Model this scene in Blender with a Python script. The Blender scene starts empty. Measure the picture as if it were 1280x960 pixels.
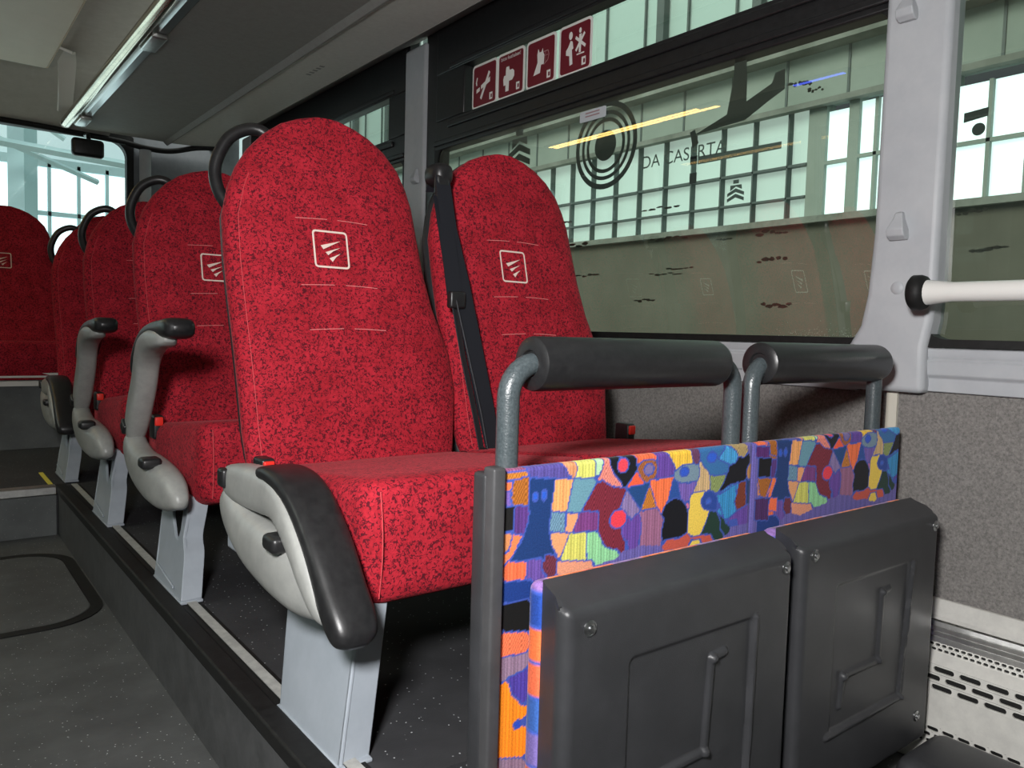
import bpy, bmesh, math, random
from mathutils import Vector, Matrix
random.seed(4)
D=bpy.data; SC=bpy.context.scene; COL=SC.collection
PI=math.pi
# ------------------------------------------------------------------ object helpers
def link(name, bm, mats, parent=None, org=(0,0,0), smooth=40, bevel=0, seg=2):
    me=D.meshes.new(name)
    bmesh.ops.recalc_face_normals(bm, faces=bm.faces)
    bm.to_mesh(me); bm.free()
    if not isinstance(mats,(list,tuple)): mats=[mats]
    for m in mats: me.materials.append(m)
    if org!=(0,0,0):
        me.transform(Matrix.Translation(-Vector(org)))
    if smooth:
        for p in me.polygons: p.use_smooth=True
        me.set_sharp_from_angle(angle=math.radians(smooth))
    o=D.objects.new(name,me); COL.objects.link(o)
    if parent is not None: o.parent=parent
    if bevel:
        b=o.modifiers.new('bevel','BEVEL'); b.width=bevel; b.segments=seg; b.limit_method='ANGLE'; b.angle_limit=math.radians(35)
        b.harden_normals=False
    return o
def empty(name, loc=(0,0,0)):
    o=D.objects.new(name,None); COL.objects.link(o); o.location=loc; o.empty_display_size=.05; return o
def tag(o,label,cat,group=None):
    o['label']=label; o['category']=cat
    if group: o['group']=group
    return o
def struct(o,label=None):
    o['kind']='structure'
    if label: o['label']=label
    return o
def ctop(o):
    """move a top-level mesh's origin to the middle of its base"""
    me=o.data; xs=[v.co for v in me.vertices]
    lo=Vector((min(v[i] for v in xs) for i in range(3))); hi=Vector((max(v[i] for v in xs) for i in range(3)))
    c=Vector(((lo.x+hi.x)/2,(lo.y+hi.y)/2,lo.z)); me.transform(Matrix.Translation(-c)); o.location=o.location+c; return o
# ------------------------------------------------------------------ mesh helpers
def box(bm,x0,x1,y0,y1,z0,z1,mi=0):
    vs=[bm.verts.new((x,y,z)) for x in(x0,x1) for y in(y0,y1) for z in(z0,z1)]
    fs=[(0,1,3,2),(4,6,7,5),(0,4,5,1),(2,3,7,6),(0,2,6,4),(1,5,7,3)]
    for f in fs:
        fc=bm.faces.new([vs[i] for i in f]); fc.material_index=mi
    return vs
def B(*a):
    bm=bmesh.new()
    for t in ([a] if not isinstance(a[0],(tuple,list)) else a): box(bm,*t)
    return bm
def prism(bm,pts,axis,a,b,mi=0):
    """polygon pts in the two other axes, extruded along axis from a to b"""
    def mk(p,t):
        if axis=='x': return (t,p[0],p[1])
        if axis=='y': return (p[0],t,p[1])
        return (p[0],p[1],t)
    va=[bm.verts.new(mk(p,a)) for p in pts]; vb=[bm.verts.new(mk(p,b)) for p in pts]
    n=len(pts)
    fs=[bm.faces.new(va),bm.faces.new(vb)]
    for i in range(n): fs.append(bm.faces.new((va[i],va[(i+1)%n],vb[(i+1)%n],vb[i])))
    for f in fs: f.material_index=mi
def prismb(pts,axis,a,b):
    bm=bmesh.new(); prism(bm,pts,axis,a,b); return bm
def rings(bm,rs,cap=True,mi=0):
    vr=[[bm.verts.new(p) for p in r] for r in rs]; n=len(rs[0])
    for a,b in zip(vr,vr[1:]):
        for i in range(n):
            f=bm.faces.new((a[i],a[(i+1)%n],b[(i+1)%n],b[i])); f.material_index=mi
    if cap:
        for r in(vr[0],vr[-1]):
            f=bm.faces.new(r); f.material_index=mi
def smoothpath(pts,n=6):
    P=[Vector(p) for p in pts]; out=[]
    for i in range(len(P)-1):
        p0=P[max(i-1,0)];p1=P[i];p2=P[i+1];p3=P[min(i+2,len(P)-1)]
        for k in range(n):
            t=k/n
            out.append(.5*((2*p1)+(p2-p0)*t+(2*p0-5*p1+4*p2-p3)*t*t+(3*p1-p0-3*p2+p3)*t**3))
    out.append(P[-1]); return out
def filletpath(pts,r,n=7):
    """straight runs with round corners of radius r"""
    P=[Vector(p) for p in pts]; out=[P[0]]
    for i in range(1,len(P)-1):
        a=(P[i-1]-P[i]).normalized(); b=(P[i+1]-P[i]).normalized()
        ang=a.angle(b); d=r/math.tan(ang/2)
        s=P[i]+a*d; e=P[i]+b*d; c=P[i]+(a+b).normalized()*(r/math.sin(ang/2))
        u=(s-c); v=(e-c); th=u.angle(v)
        for k in range(n+1):
            t=k/n; out.append(c+(u*math.sin((1-t)*th)+v*math.sin(t*th))/math.sin(th))
    out.append(P[-1]); return out
def tube(bm,pts,r,seg=16,mi=0,flat=1.0,up=None):
    P=[Vector(p) for p in pts]; rs=[]; T0=None; N=None
    for i,p in enumerate(P):
        t=(P[min(i+1,len(P)-1)]-P[max(i-1,0)]).normalized()
        if N is None:
            ref=Vector(up) if up else (Vector((0,0,1)) if abs(t.z)<.9 else Vector((1,0,0)))
            N=(ref-t*ref.dot(t)).normalized()
        else: N=(N-t*N.dot(t)).normalized()
        Bn=t.cross(N); rr=r[i] if isinstance(r,(list,tuple)) else r
        rs.append([p+N*math.cos(2*PI*k/seg)*rr*flat+Bn*math.sin(2*PI*k/seg)*rr for k in range(seg)])
    rings(bm,rs,True,mi)
def tb(pts,r,seg=16,**k):
    bm=bmesh.new(); tube(bm,pts,r,seg,**k); return bm
def disc(bm,c,axis,r,d,seg=24,mi=0,prof=None):
    """turned solid along axis (unit vector), prof=[(radius factor, depth factor)]"""
    ax=Vector(axis).normalized(); u=ax.orthogonal().normalized(); v=ax.cross(u); c=Vector(c)
    prof=prof or [(.9,0),(1,.12),(1,.75),(.85,1)]
    rings(bm,[[c+ax*(d*q)+u*math.cos(2*PI*k/seg)*r*p+v*math.sin(2*PI*k/seg)*r*p for k in range(seg)] for p,q in prof],True,mi)
def rrect(w,h,r,n=5,cx=0,cy=0):
    out=[]
    for sx,sy,a0 in((1,1,0),(-1,1,90),(-1,-1,180),(1,-1,270)):
        for k in range(n+1):
            a=math.radians(a0+90*k/n); out.append((cx+sx*(w/2-r)+r*math.cos(a),cy+sy*(h/2-r)+r*math.sin(a)))
    return out
def sup(n,p):
    out=[]
    for k in range(n):
        a=2*PI*k/n; c=math.cos(a); s=math.sin(a)
        out.append((math.copysign(abs(c)**p,c),math.copysign(abs(s)**p,s)))
    return out
def rbox(bm,x0,x1,y0,y1,z0,z1,r,seg=4,mi=0):
    t=bmesh.new(); box(t,x0,x1,y0,y1,z0,z1)
    bmesh.ops.bevel(t,geom=t.edges[:],offset=r,segments=seg,profile=.5,affect='EDGES')
    for f in t.faces: f.material_index=mi
    m=D.meshes.new('tmp'); t.to_mesh(m); t.free(); bm.from_mesh(m); D.meshes.remove(m)
def RB(*a,**k):
    bm=bmesh.new(); rbox(bm,*a,**k); return bm
def quadloft(bm,A,Bq,mi=0):
    rings(bm,[A,Bq],True,mi)
# ------------------------------------------------------------------ materials
def mat(name,col,rough=.5,metal=0,spec=.5,sheen=0,emit=None,es=1,coat=0):
    m=D.materials.new(name); m.use_nodes=True; b=m.node_tree.nodes['Principled BSDF']
    b.inputs['Base Color'].default_value=(*col,1); b.inputs['Roughness'].default_value=rough
    b.inputs['Metallic'].default_value=metal; b.inputs['Specular IOR Level'].default_value=spec
    if sheen: b.inputs['Sheen Weight'].default_value=sheen; b.inputs['Sheen Roughness'].default_value=.4; b.inputs['Sheen Tint'].default_value=(*[min(1,c*1.5+.2) for c in col],1)
    if coat: b.inputs['Coat Weight'].default_value=coat
    if emit: b.inputs['Emission Color'].default_value=(*emit,1); b.inputs['Emission Strength'].default_value=es
    return m
def srgb(h):
    c=[int(h[i:i+2],16)/255 for i in(0,2,4)]
    return tuple(x/12.92 if x<=.04045 else ((x+.055)/1.055)**2.4 for x in c)
class NT:
    def __init__(s,m): s.t=m.node_tree; s.n=s.t.nodes; s.b=s.n['Principled BSDF']
    def add(s,typ,**k):
        nd=s.n.new(typ)
        for a,b in k.items():
            if a.startswith('i_'): nd.inputs[a[2:].replace('_',' ')].default_value=b
            else: setattr(nd,a,b)
        return nd
    def l(s,a,b): s.t.links.new(a,b)
    def ramp(s,src,stops,interp='LINEAR'):
        r=s.n.new('ShaderNodeValToRGB'); r.color_ramp.interpolation=interp
        e=r.color_ramp.elements
        while len(e)<len(stops): e.new(.5)
        for el,(p,c) in zip(e,stops): el.position=p; el.color=(*c,1) if len(c)==3 else c
        s.l(src,r.inputs[0]); return r
    def mix(s,f,a,b,bt='MIX'):
        m=s.n.new('ShaderNodeMix'); m.data_type='RGBA'; m.blend_type=bt
        if hasattr(f,'links'): s.l(f,m.inputs[0])
        else: m.inputs[0].default_value=f
        for v,i in((a,6),(b,7)):
            if hasattr(v,'links'): s.l(v,m.inputs[i])
            else: m.inputs[i].default_value=(*v,1)
        return m.outputs[2]
    def bump(s,src,st,dist=.002):
        bp=s.add('ShaderNodeBump'); bp.inputs['Strength'].default_value=st; bp.inputs['Distance'].default_value=dist
        s.l(src,bp.inputs['Height']); s.l(bp.outputs[0],s.b.inputs['Normal'])
def noise(N,vec,scale,detail=2,rough=.5,dist=0):
    n=N.add('ShaderNodeTexNoise'); n.inputs['Scale'].default_value=scale; n.inputs['Detail'].default_value=detail
    n.inputs['Roughness'].default_value=rough; n.inputs['Distortion'].default_value=dist
    N.l(vec,n.inputs['Vector']); return n.outputs['Fac']
def plush():
    m=mat('red_moquette',(.5,.012,.03),.85,spec=.2,sheen=.12); N=NT(m)
    tc=N.add('ShaderNodeTexCoord').outputs['Object']
    a=noise(N,tc,135,1.2,.5,1.0)
    # dark squiggles: a thin band around a noise level, broken up by a second noise
    sub=N.add('ShaderNodeMath',operation='SUBTRACT'); N.l(a,sub.inputs[0]); sub.inputs[1].default_value=.5
    ab=N.add('ShaderNodeMath',operation='ABSOLUTE'); N.l(sub.outputs[0],ab.inputs[0])
    line=N.ramp(ab.outputs[0],[(0,(1,1,1)),(.045,(.95,.95,.95)),(.075,(0,0,0))])
    b=noise(N,tc,150,1,.5); br=N.ramp(b,[(.43,(0,0,0)),(.49,(1,1,1))])
    mu=N.add('ShaderNodeMath',operation='MULTIPLY'); N.l(line.outputs[0],mu.inputs[0]); N.l(br.outputs[0],mu.inputs[1])
    c=noise(N,tc,16,3,.6); base=N.ramp(c,[(.3,(.33,.011,.021)),(.7,(.47,.019,.036))])
    d=noise(N,tc,200,2,.6); dk=N.ramp(d,[(.35,(.80,.80,.80)),(.65,(1.1,1.1,1.1))])
    base2=N.mix(1.0,base.outputs[0],dk.outputs[0],'MULTIPLY')
    fac=N.add('ShaderNodeMath',operation='MULTIPLY'); N.l(mu.outputs[0],fac.inputs[0]); fac.inputs[1].default_value=.92
    N.l(N.mix(fac.outputs[0],base2,(.060,.004,.010)),N.b.inputs['Base Color'])
    N.bump(noise(N,tc,700,2),.35,.0015); return m
def speck(name,base,sp,scale,thr,rough=.7,var=.25,bump=.2,wear=None):
    m=mat(name,base,rough,spec=.3); N=NT(m); tc=N.add('ShaderNodeTexCoord').outputs['Object']
    v=N.add('ShaderNodeTexVoronoi'); v.inputs['Scale'].default_value=scale; N.l(tc,v.inputs['Vector'])
    r=N.ramp(v.outputs['Distance'],[(thr,(1,1,1)),(thr+.05,(0,0,0))])
    sel=N.ramp(v.outputs['Color'],[(.5,(0,0,0)),(.6,(1,1,1))])
    mu=N.add('ShaderNodeMath',operation='MULTIPLY'); N.l(r.outputs[0],mu.inputs[0]); N.l(sel.outputs[0],mu.inputs[1])
    b=N.ramp(noise(N,tc,6,4,.6),[(.3,tuple(c*(1-var) for c in base)),(.7,tuple(c*(1+var) for c in base))])
    N.l(N.mix(mu.outputs[0],b.outputs[0],sp),N.b.inputs['Base Color'])
    N.bump(noise(N,tc,300,2),bump,.001); return m
def mottled(name,c1,c2,scale,rough=.9,bump=.3,detail=4,metal=0,spec=.3,bs=None):
    m=mat(name,c1,rough,metal=metal,spec=spec); N=NT(m); tc=N.add('ShaderNodeTexCoord').outputs['Object']
    r=N.ramp(noise(N,tc,scale,detail,.7),[(.35,c1),(.65,c2)]); N.l(r.outputs[0],N.b.inputs['Base Color'])
    if bump: N.bump(noise(N,tc,bs or scale*3,2),bump,.001)
    return m
def glassmat(name,tint,refl,rough=.0):
    m=D.materials.new(name); m.use_nodes=True; t=m.node_tree; t.nodes.clear()
    o=t.nodes.new('ShaderNodeOutputMaterial'); mx=t.nodes.new('ShaderNodeMixShader')
    tr=t.nodes.new('ShaderNodeBsdfTransparent'); gl=t.nodes.new('ShaderNodeBsdfGlossy')
    lw=t.nodes.new('ShaderNodeLayerWeight'); lw.inputs[0].default_value=.5
    pw=t.nodes.new('ShaderNodeMath'); pw.operation='POWER'; pw.inputs[1].default_value=4.5; t.links.new(lw.outputs['Facing'],pw.inputs[0])
    mp=t.nodes.new('ShaderNodeMath'); mp.operation='MULTIPLY_ADD'; mp.inputs[1].default_value=.9; mp.inputs[2].default_value=refl; mp.use_clamp=True
    t.links.new(pw.outputs[0],mp.inputs[0])
    tr.inputs[0].default_value=(*tint,1); gl.inputs['Roughness'].default_value=rough; gl.inputs['Color'].default_value=(1,1,1,1)
    t.links.new(mp.outputs[0],mx.inputs[0]); t.links.new(tr.outputs[0],mx.inputs[1]); t.links.new(gl.outputs[0],mx.inputs[2]); t.links.new(mx.outputs[0],o.inputs[0])
    return m
M={}
M['red']=plush()
M['shell']=mottled('dark_seat_shell',(.018,.019,.021),(.026,.027,.03),30,.45,.1)
M['armgrey']=mottled('warm_grey_plastic',(.27,.275,.265),(.33,.335,.32),25,.38,.12,spec=.5,bs=500)
M['black']=mottled('black_plastic',(.010,.010,.011),(.017,.017,.018),60,.38,.1,spec=.5)
M['rubber']=mottled('black_rubber',(.006,.006,.006),(.012,.012,.012),60,.6,.1)
M['leg']=mottled('blue_grey_leg_paint',(.30,.335,.375),(.34,.375,.42),12,.35,.05,spec=.5)
M['tube']=mottled('hammered_blue_grey_paint',(.045,.058,.064),(.080,.098,.105),260,.3,.5,spec=.6,bs=350)
M['pad']=mottled('black_foam_cover',(.012,.012,.013),(.018,.018,.019),90,.36,.1,spec=.5)
M['cover']=mottled('charcoal_moulded_plastic',(.034,.035,.038),(.043,.044,.048),14,.38,.25,spec=.45,bs=900)
M['belt']=mat('black_belt_webbing',(.012,.013,.018),.6,spec=.3,sheen=.2)
M['steel']=mat('worn_steel',(.45,.46,.47),.3,metal=1)
M['alu']=mottled('brushed_aluminium',(.55,.55,.54),(.68,.68,.66),40,.38,.1,metal=1)
M['strip']=mottled('worn_aluminium_strip',(.30,.30,.29),(.42,.42,.40),40,.5,.1)
M['poltube']=mottled('polished_tube',(.44,.38,.29),(.52,.46,.36),10,.16,0,metal=1)
M['heat']=mottled('silver_heater_metal',(.66,.65,.61),(.76,.75,.70),30,.4,.1,metal=.15,spec=.6)
M['carpet']=mottled('grey_wall_carpet',(.135,.128,.122),(.265,.252,.238),190,.97,.6,5)
M['vinyl']=speck('grey_speckled_vinyl',(.080,.082,.083),(.5,.52,.52),110,.10,.55)
M['podium']=speck('dark_speckled_vinyl',(.040,.041,.044),(.46,.48,.50),95,.10,.55)
M['riser']=mottled('dark_riser_vinyl',(.055,.056,.058),(.078,.079,.082),18,.55,.3)
M['ledge']=speck('grey_ledge_vinyl',(.13,.14,.14),(.25,.25,.25),100,.1,.6)
M['trim']=mottled('light_grey_trim',(.40,.415,.44),(.45,.465,.485),9,.45,.1,bs=600)
M['cream']=mat('cream_trim',(.6,.58,.5),.5)
M['white']=mat('white_handrail',(.72,.71,.68),.3,coat=.3)
M['rack']=mottled('charcoal_rack_lining',(.30,.29,.275),(.33,.32,.305),40,.8,.3,bs=700)
M['soffit']=mottled('grey_soffit_panel',(.66,.64,.60),(.72,.70,.66),40,.6,.3,bs=700)
M['ceil']=mottled('beige_ceiling_panel',(.90,.84,.72),(.93,.87,.75),8,.7,.1)
M['ceilg']=mottled('grey_ceiling_lining',(.48,.465,.43),(.53,.515,.48),20,.8,.2)
M['rearpanel']=mottled('blue_grey_rear_panel',(.15,.165,.18),(.18,.195,.21),20,.6,.1)
M['redplastic']=mat('red_buckle_plastic',(.75,.03,.02),.35)
M['pale']=mat('pale_embroidery',(.78,.62,.55),.8)
M['concrete']=mottled('hall_concrete',(.42,.40,.36),(.50,.48,.43),1.5,.9,0)
M['seam']=mat('seam_thread',(.50,.045,.055),.8)
M['dimpale']=mat('worn_stitch_thread',(.72,.20,.20),.8)
M['glass']=glassmat('green_tinted_glass',(.68,.76,.70),.13)
M['clear']=glassmat('clear_rear_glass',(.86,.93,.93),.06)
M['dirt']=mat('brown_window_dirt',(.05,.045,.035),.9)
M['dust']=mat('pale_dust',(.5,.5,.45),.9)
M['stickw']=mat('white_sticker',(.93,.91,.87),.5)
M['stickr']=mat('maroon_sticker',(.18,.010,.022),.45)
M['decal']=mat('dark_glass_film',(.06,.07,.065),.6)
M['decall']=mat('grey_glass_film',(.16,.2,.19),.6)
M['yellow']=mat('yellow_nosing_paint',(.7,.6,.08),.6)
M['label']=mat('pale_label',(.55,.58,.62),.5)
M['teal']=mat('pale_teal_steel',(.42,.60,.62),.6)
M['hallgreen']=mottled('hall_wall_panel',(.30,.36,.31),(.36,.42,.37),1.5,.8,0)
M['hallbeam']=mottled('hall_beam',(.16,.18,.15),(.3,.32,.28),3,.8,0)
M['halldark']=mottled('hall_lower_wall',(.13,.13,.10),(.17,.165,.13),1.2,.9,0)
M['mullion']=mat('dark_mullion',(.10,.13,.12),.6)
M['skyglass']=mat('milky_hall_glazing',(.35,.5,.45),.5,emit=(.68,.79,.73),es=.66)  # glow painted in for hall glazing mirrored in the bus glass
M['skyglass2']=mat('green_upper_glazing',(.35,.5,.45),.5,emit=(.46,.52,.47),es=.36)  # added glow that brightens the upper hall wall
M['skywhite']=mat('bright_daylight_pane',(.8,.9,.9),.5,emit=(.80,.97,1.0),es=1.35)  # glow for rear daylight panes and for mirrored side windows
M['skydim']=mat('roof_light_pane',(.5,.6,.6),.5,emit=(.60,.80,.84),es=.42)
M['lamp']=mat('warm_lamp_tube',(1,.8,.4),.4,emit=(1,.62,.18),es=10)
M['bluelamp']=mat('blue_lamp_strip',(.1,.15,1),.4,emit=(.10,.16,1),es=5)
PL=[
 ('p', '5a5098', 1, [(650, 576), (707, 578), (722, 565), (732, 551), (658, 556)]),
 ('p', '8a5070', 2, [(615, 579), (650, 579), (652, 568), (615, 568)]),
 ('p', 'c07830', 2, [(615, 568), (650, 568), (656, 559), (630, 556), (615, 556)]),
 ('p', 'a86428', 2, [(630, 556), (656, 559), (656, 521), (633, 522), (626, 530)]),
 ('p', 'f07848', 0, [(614, 556), (629, 555), (627, 546), (619, 543), (614, 545)]),
 ('p', '7a60b0', 0, [(614, 542), (626, 541), (627, 523), (616, 523)]),
 ('p', '1c1c1c', 0, [(615, 522), (633, 520), (629, 514), (630, 484), (616, 486)]),
 ('p', '5a3a80', 1, [(635, 520), (656, 518), (658, 466), (635, 469)]),
 ('p', '1c3a70', 0, [(658, 557), (702, 551), (695, 502), (694, 469), (707, 444), (692, 439), (630, 447), (649, 476), (660, 506)]),
 ('e', '2c5cc8', 0, [(668, 530), (5, 6)]),
 ('e', '2c5cc8', 0, [(684, 530), (5, 7)]),
 ('p', 'f0a868', 1, [(704, 550), (735, 546), (725, 502), (698, 507)]),
 ('p', '6a98a8', 0, [(739, 547), (779, 544), (755, 501), (750, 498), (728, 501)]),
 ('p', 'e0986a', 1, [(710, 577), (738, 577), (744, 561), (738, 549), (729, 553), (722, 565)]),
 ('p', 'd8d870', 1, [(740, 576), (779, 576), (781, 546), (742, 549), (745, 563)]),
 ('p', 'b8e0b0', 0, [(779, 576), (795, 575), (792, 560), (781, 546)]),
 ('p', 'e8887a', 2, [(797, 576), (808, 575), (813, 558), (833, 533), (833, 528), (800, 530), (789, 543), (796, 557)]),
 ('p', '151820', 0, [(807, 578), (863, 575), (866, 558), (854, 541), (840, 527), (817, 548), (810, 560)]),
 ('e', 'e84858', 0, [(836, 559), (12, 11)]),
 ('p', 'f07048', 1, [(862, 577), (902, 575), (911, 563), (874, 564), (866, 558)]),
 ('p', 'f06040', 0, [(868, 543), (881, 528), (848, 525)]),
 ('p', '6848a0', 1, [(907, 575), (930, 574), (953, 547), (949, 533), (910, 531), (913, 547), (912, 562)]),
 ('e', 'a06038', 2, [(892, 547), (20, 16)]),
 ('e', '8070a0', 0, [(893, 548), (11, 9)]),
 ('p', 'f8c848', 1, [(932, 576), (990, 569), (997, 549), (979, 549), (956, 542), (950, 552)]),
 ('p', '6a4060', 2, [(993, 575), (1010, 574), (1012, 551), (1004, 547), (995, 558)]),
 ('p', 'f87848', 1, [(897, 530), (950, 532), (939, 498), (925, 475)]),
 ('p', '204880', 0, [(846, 523), (893, 525), (876, 492)]),
 ('p', 'c07830', 2, [(896, 519), (909, 488), (882, 487)]),
 ('p', '2a5098', 0, [(951, 526), (962, 519), (971, 495), (940, 490)]),
 ('p', '7860b0', 1, [(962, 519), (1004, 516), (988, 487), (987, 472), (977, 475)]),
 ('e', '7890a0', 0, [(985, 534), (29, 15)]),
 ('e', '3058c8', 0, [(977, 537), (11, 8)]),
 ('p', 'd0b080', 1, [(1014, 550), (1039, 531), (1042, 501), (1005, 503), (1016, 520)]),
 ('p', '3870a8', 0, [(1013, 573), (1091, 575), (1092, 526), (1063, 522), (1042, 527), (1022, 546)]),
 ('e', '3060d0', 0, [(1045, 555), (13, 9)]),
 ('p', '48a0d8', 1, [(1061, 551), (1086, 574), (1106, 558), (1108, 542), (1091, 540)]),
 ('p', 'b09868', 2, [(1095, 572), (1126, 574), (1132, 553), (1110, 565)]),
 ('p', '101018', 0, [(1092, 535), (1137, 546), (1139, 512), (1110, 504), (1070, 494), (1085, 514)]),
 ('p', '8a9a60', 2, [(1044, 524), (1084, 524), (1075, 508), (1057, 494), (1046, 500)]),
 ('p', '3890c8', 1, [(1070, 493), (1094, 503), (1119, 506), (1113, 467), (1094, 449), (1090, 442), (1073, 457)]),
 ('p', '3890c8', 1, [(1063, 488), (1113, 504), (1118, 443), (1085, 447)]),
 ('p', '7a3828', 2, [(1123, 503), (1139, 504), (1142, 464), (1118, 458), (1111, 473)]),
 ('p', '6848a0', 1, [(1096, 446), (1118, 456), (1152, 463), (1154, 442), (1098, 443)]),
 ('p', '1c3a70', 0, [(1144, 509), (1164, 507), (1167, 467), (1147, 466)]),
 ('p', 'c08850', 1, [(1147, 524), (1164, 523), (1166, 508), (1148, 508)]),
 ('p', 'f0d058', 0, [(995, 496), (1028, 499), (1024, 479), (1043, 469), (1032, 435), (1018, 415), (1003, 417), (990, 457), (993, 478)]),
 ('e', '28489a', 0, [(1042, 483), (20, 15)]),
 ('e', '3c64c8', 0, [(1041, 482), (7, 5)]),
 ('e', 'd87898', 0, [(985, 480), (6, 7)]),
 ('e', '0c0e16', 0, [(957, 462), (33, 34)]),
 ('p', '1c3a30', 0, [(1073, 454), (1086, 447), (1091, 431), (1075, 431)]),
 ('p', '1c3a30', 0, [(1046, 462), (1074, 447), (1075, 424), (1023, 427)]),
 ('p', '9a6888', 1, [(879, 483), (917, 482), (932, 466), (924, 437), (883, 443)]),
 ('p', '7a2838', 2, [(794, 541), (813, 530), (845, 521), (833, 490), (820, 472), (849, 463), (850, 442), (822, 435), (801, 444), (791, 465), (788, 495), (757, 502)]),
 ('e', '6848a0', 1, [(859, 461), (21, 21)]),
 ('p', '8a78a8', 1, [(845, 521), (873, 488), (859, 474), (833, 495)]),
 ('e', 'e84050', 0, [(830, 479), (18, 14)]),
 ('p', '7a4080', 1, [(752, 497), (788, 495), (789, 466), (740, 472)]),
 ('p', 'e8a070', 0, [(726, 500), (750, 497), (737, 472), (726, 473)]),
 ('p', '6a90a8', 2, [(698, 505), (725, 501), (724, 474), (696, 478)]),
 ('p', 'e0a070', 0, [(699, 476), (732, 471), (716, 442), (702, 456)]),
 ('p', 'd0d068', 1, [(734, 469), (766, 468), (768, 427), (720, 435)]),
 ('p', '90d098', 1, [(766, 468), (786, 466), (804, 439), (825, 431), (768, 427)]),
 ('p', 'e09878', 0, [(717, 431), (775, 424), (742, 419), (720, 425)]),
 ('p', 'c85848', 0, [(940, 432), (1049, 426), (1049, 420), (941, 426)]),
 ('p', '6a3040', 2, [(689, 447), (707, 444), (703, 426), (686, 428)]),
 ('p', '6a50a0', 1, [(659, 444), (683, 443), (681, 418), (657, 417)]),
 ('p', 'f07048', 1, [(622, 446), (656, 443), (654, 418), (620, 421)]),
 ('p', '1c3a80', 0, [(617, 420), (663, 416), (664, 390), (618, 395)]),
 ('p', '121212', 0, [(620, 388), (661, 389), (663, 344), (621, 353)]),
 ('p', 'f07850', 2, [(620, 351), (661, 345), (658, 317), (618, 320)]),
 ('p', '907890', 1, [(618, 315), (661, 314), (656, 294), (616, 284)]),
 ('p', 'ff9020', 1, [(615, 282), (631, 280), (655, 241), (659, 168), (613, 181)]),
 ('p', '5040a0', 1, [(630, 287), (659, 289), (655, 245), (637, 262)]),
 ('e', '2c4cc0', 0, [(649, 217), (7, 6)]),
 ('p', '907890', 1, [(614, 178), (658, 167), (656, 139), (612, 153)]),
 ('p', 'd08858', 0, [(614, 487), (629, 487), (627, 461), (615, 467)]),
 ('p', 'f08050', 0, [(632, 482), (650, 480), (630, 454), (619, 446)]),
]
PR=[
 ('p', 'f07048', 0, [(1162, 577), (1200, 574), (1192, 564), (1170, 566)]),
 ('p', '5a2a70', 1, [(1168, 565), (1206, 562), (1207, 543), (1169, 545)]),
 ('p', 'a86428', 2, [(1205, 574), (1228, 573), (1230, 543), (1211, 548)]),
 ('p', '0c0c12', 0, [(1177, 543), (1214, 540), (1213, 508), (1177, 510)]),
 ('p', 'a86428', 2, [(1175, 507), (1218, 504), (1200, 471), (1186, 475)]),
 ('p', 'f07848', 0, [(1220, 504), (1232, 502), (1216, 469), (1209, 470)]),
 ('p', '4a2a60', 1, [(1171, 470), (1209, 469), (1212, 429), (1173, 434)]),
 ('p', 'f07048', 0, [(1216, 468), (1237, 466), (1237, 442), (1211, 447)]),
 ('e', 'e85060', 0, [(1150, 570), (6, 5)]),
]
# ------------------------------------------------------------------ red double seat
ORG=(.45,.95,.17)
def yfront(z): return 1.375+.25*(z-.49)
PZ=[(.462,.205,-.200),(.475,.217,-.214),(.50,.227,-.220),(.55,.240,-.221),(.62,.252,-.222),(.70,.247,-.224),(.80,.216,-.228),(.88,.202,-.230),(.96,.195,-.228),(1.02,.190,-.212),(1.06,.180,-.195),(1.10,.162,-.170),(1.135,.130,-.138),(1.16,.092,-.105),(1.175,.055,-.070),(1.184,.018,-.035)]
def hw(z):
    z=max(PZ[0][0],min(PZ[-1][0],z))
    for a,b in zip(PZ,PZ[1:]):
        if z<=b[0]:
            t=(z-a[0])/(b[0]-a[0]); return a[1]+t*(b[1]-a[1]),a[2]+t*(b[2]-a[2])
def thick(z):
    if z<.55: return .06+.03*(z-.462)/.088
    if z>1.0: return max(.02,.09-.065*((z-1.0)/.184)**3)
    return .09
def frontpt(cx,x,z,off=.0015):
    r,l=hw(z); mid=(r+l)/2; h=(r-l)/2; b=thick(z)/2
    t=min(.98,abs((x-mid)/h)); return (cx+x, yfront(z)+b-b*(1-t**4.2)**(1/2.6)-off, z)
def back_mesh(cx,grow=0,dy=0,tk=1):
    zs=[]
    for a,b in zip(PZ,PZ[1:]):
        for k in range(3): zs.append(a[0]+(b[0]-a[0])*k/3)
    zs.append(PZ[-1][0]); rs=[]
    for z in zs:
        r,l=hw(z); mid=(r+l)/2; h=(r-l)/2+grow; b=thick(z)/2*tk; ring=[]
        for k in range(56):
            a=2*PI*k/56; c,s=math.cos(a),math.sin(a)
            # superellipse |x|^4.2+|y|^2.6=1
            rad=(abs(c)**4.2+abs(s)**2.6)**(-1/3.2); c*=rad; s*=rad; c=max(-1,min(1,c))
            yy=math.copysign((max(0,1-abs(c)**4.2))**(1/2.6),s)
            ring.append((cx+mid+c*h, yfront(z)+thick(z)/2+b*yy+dy, z+grow*.0))
        rs.append(ring)
    bm=bmesh.new(); rings(bm,rs); return bm
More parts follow.
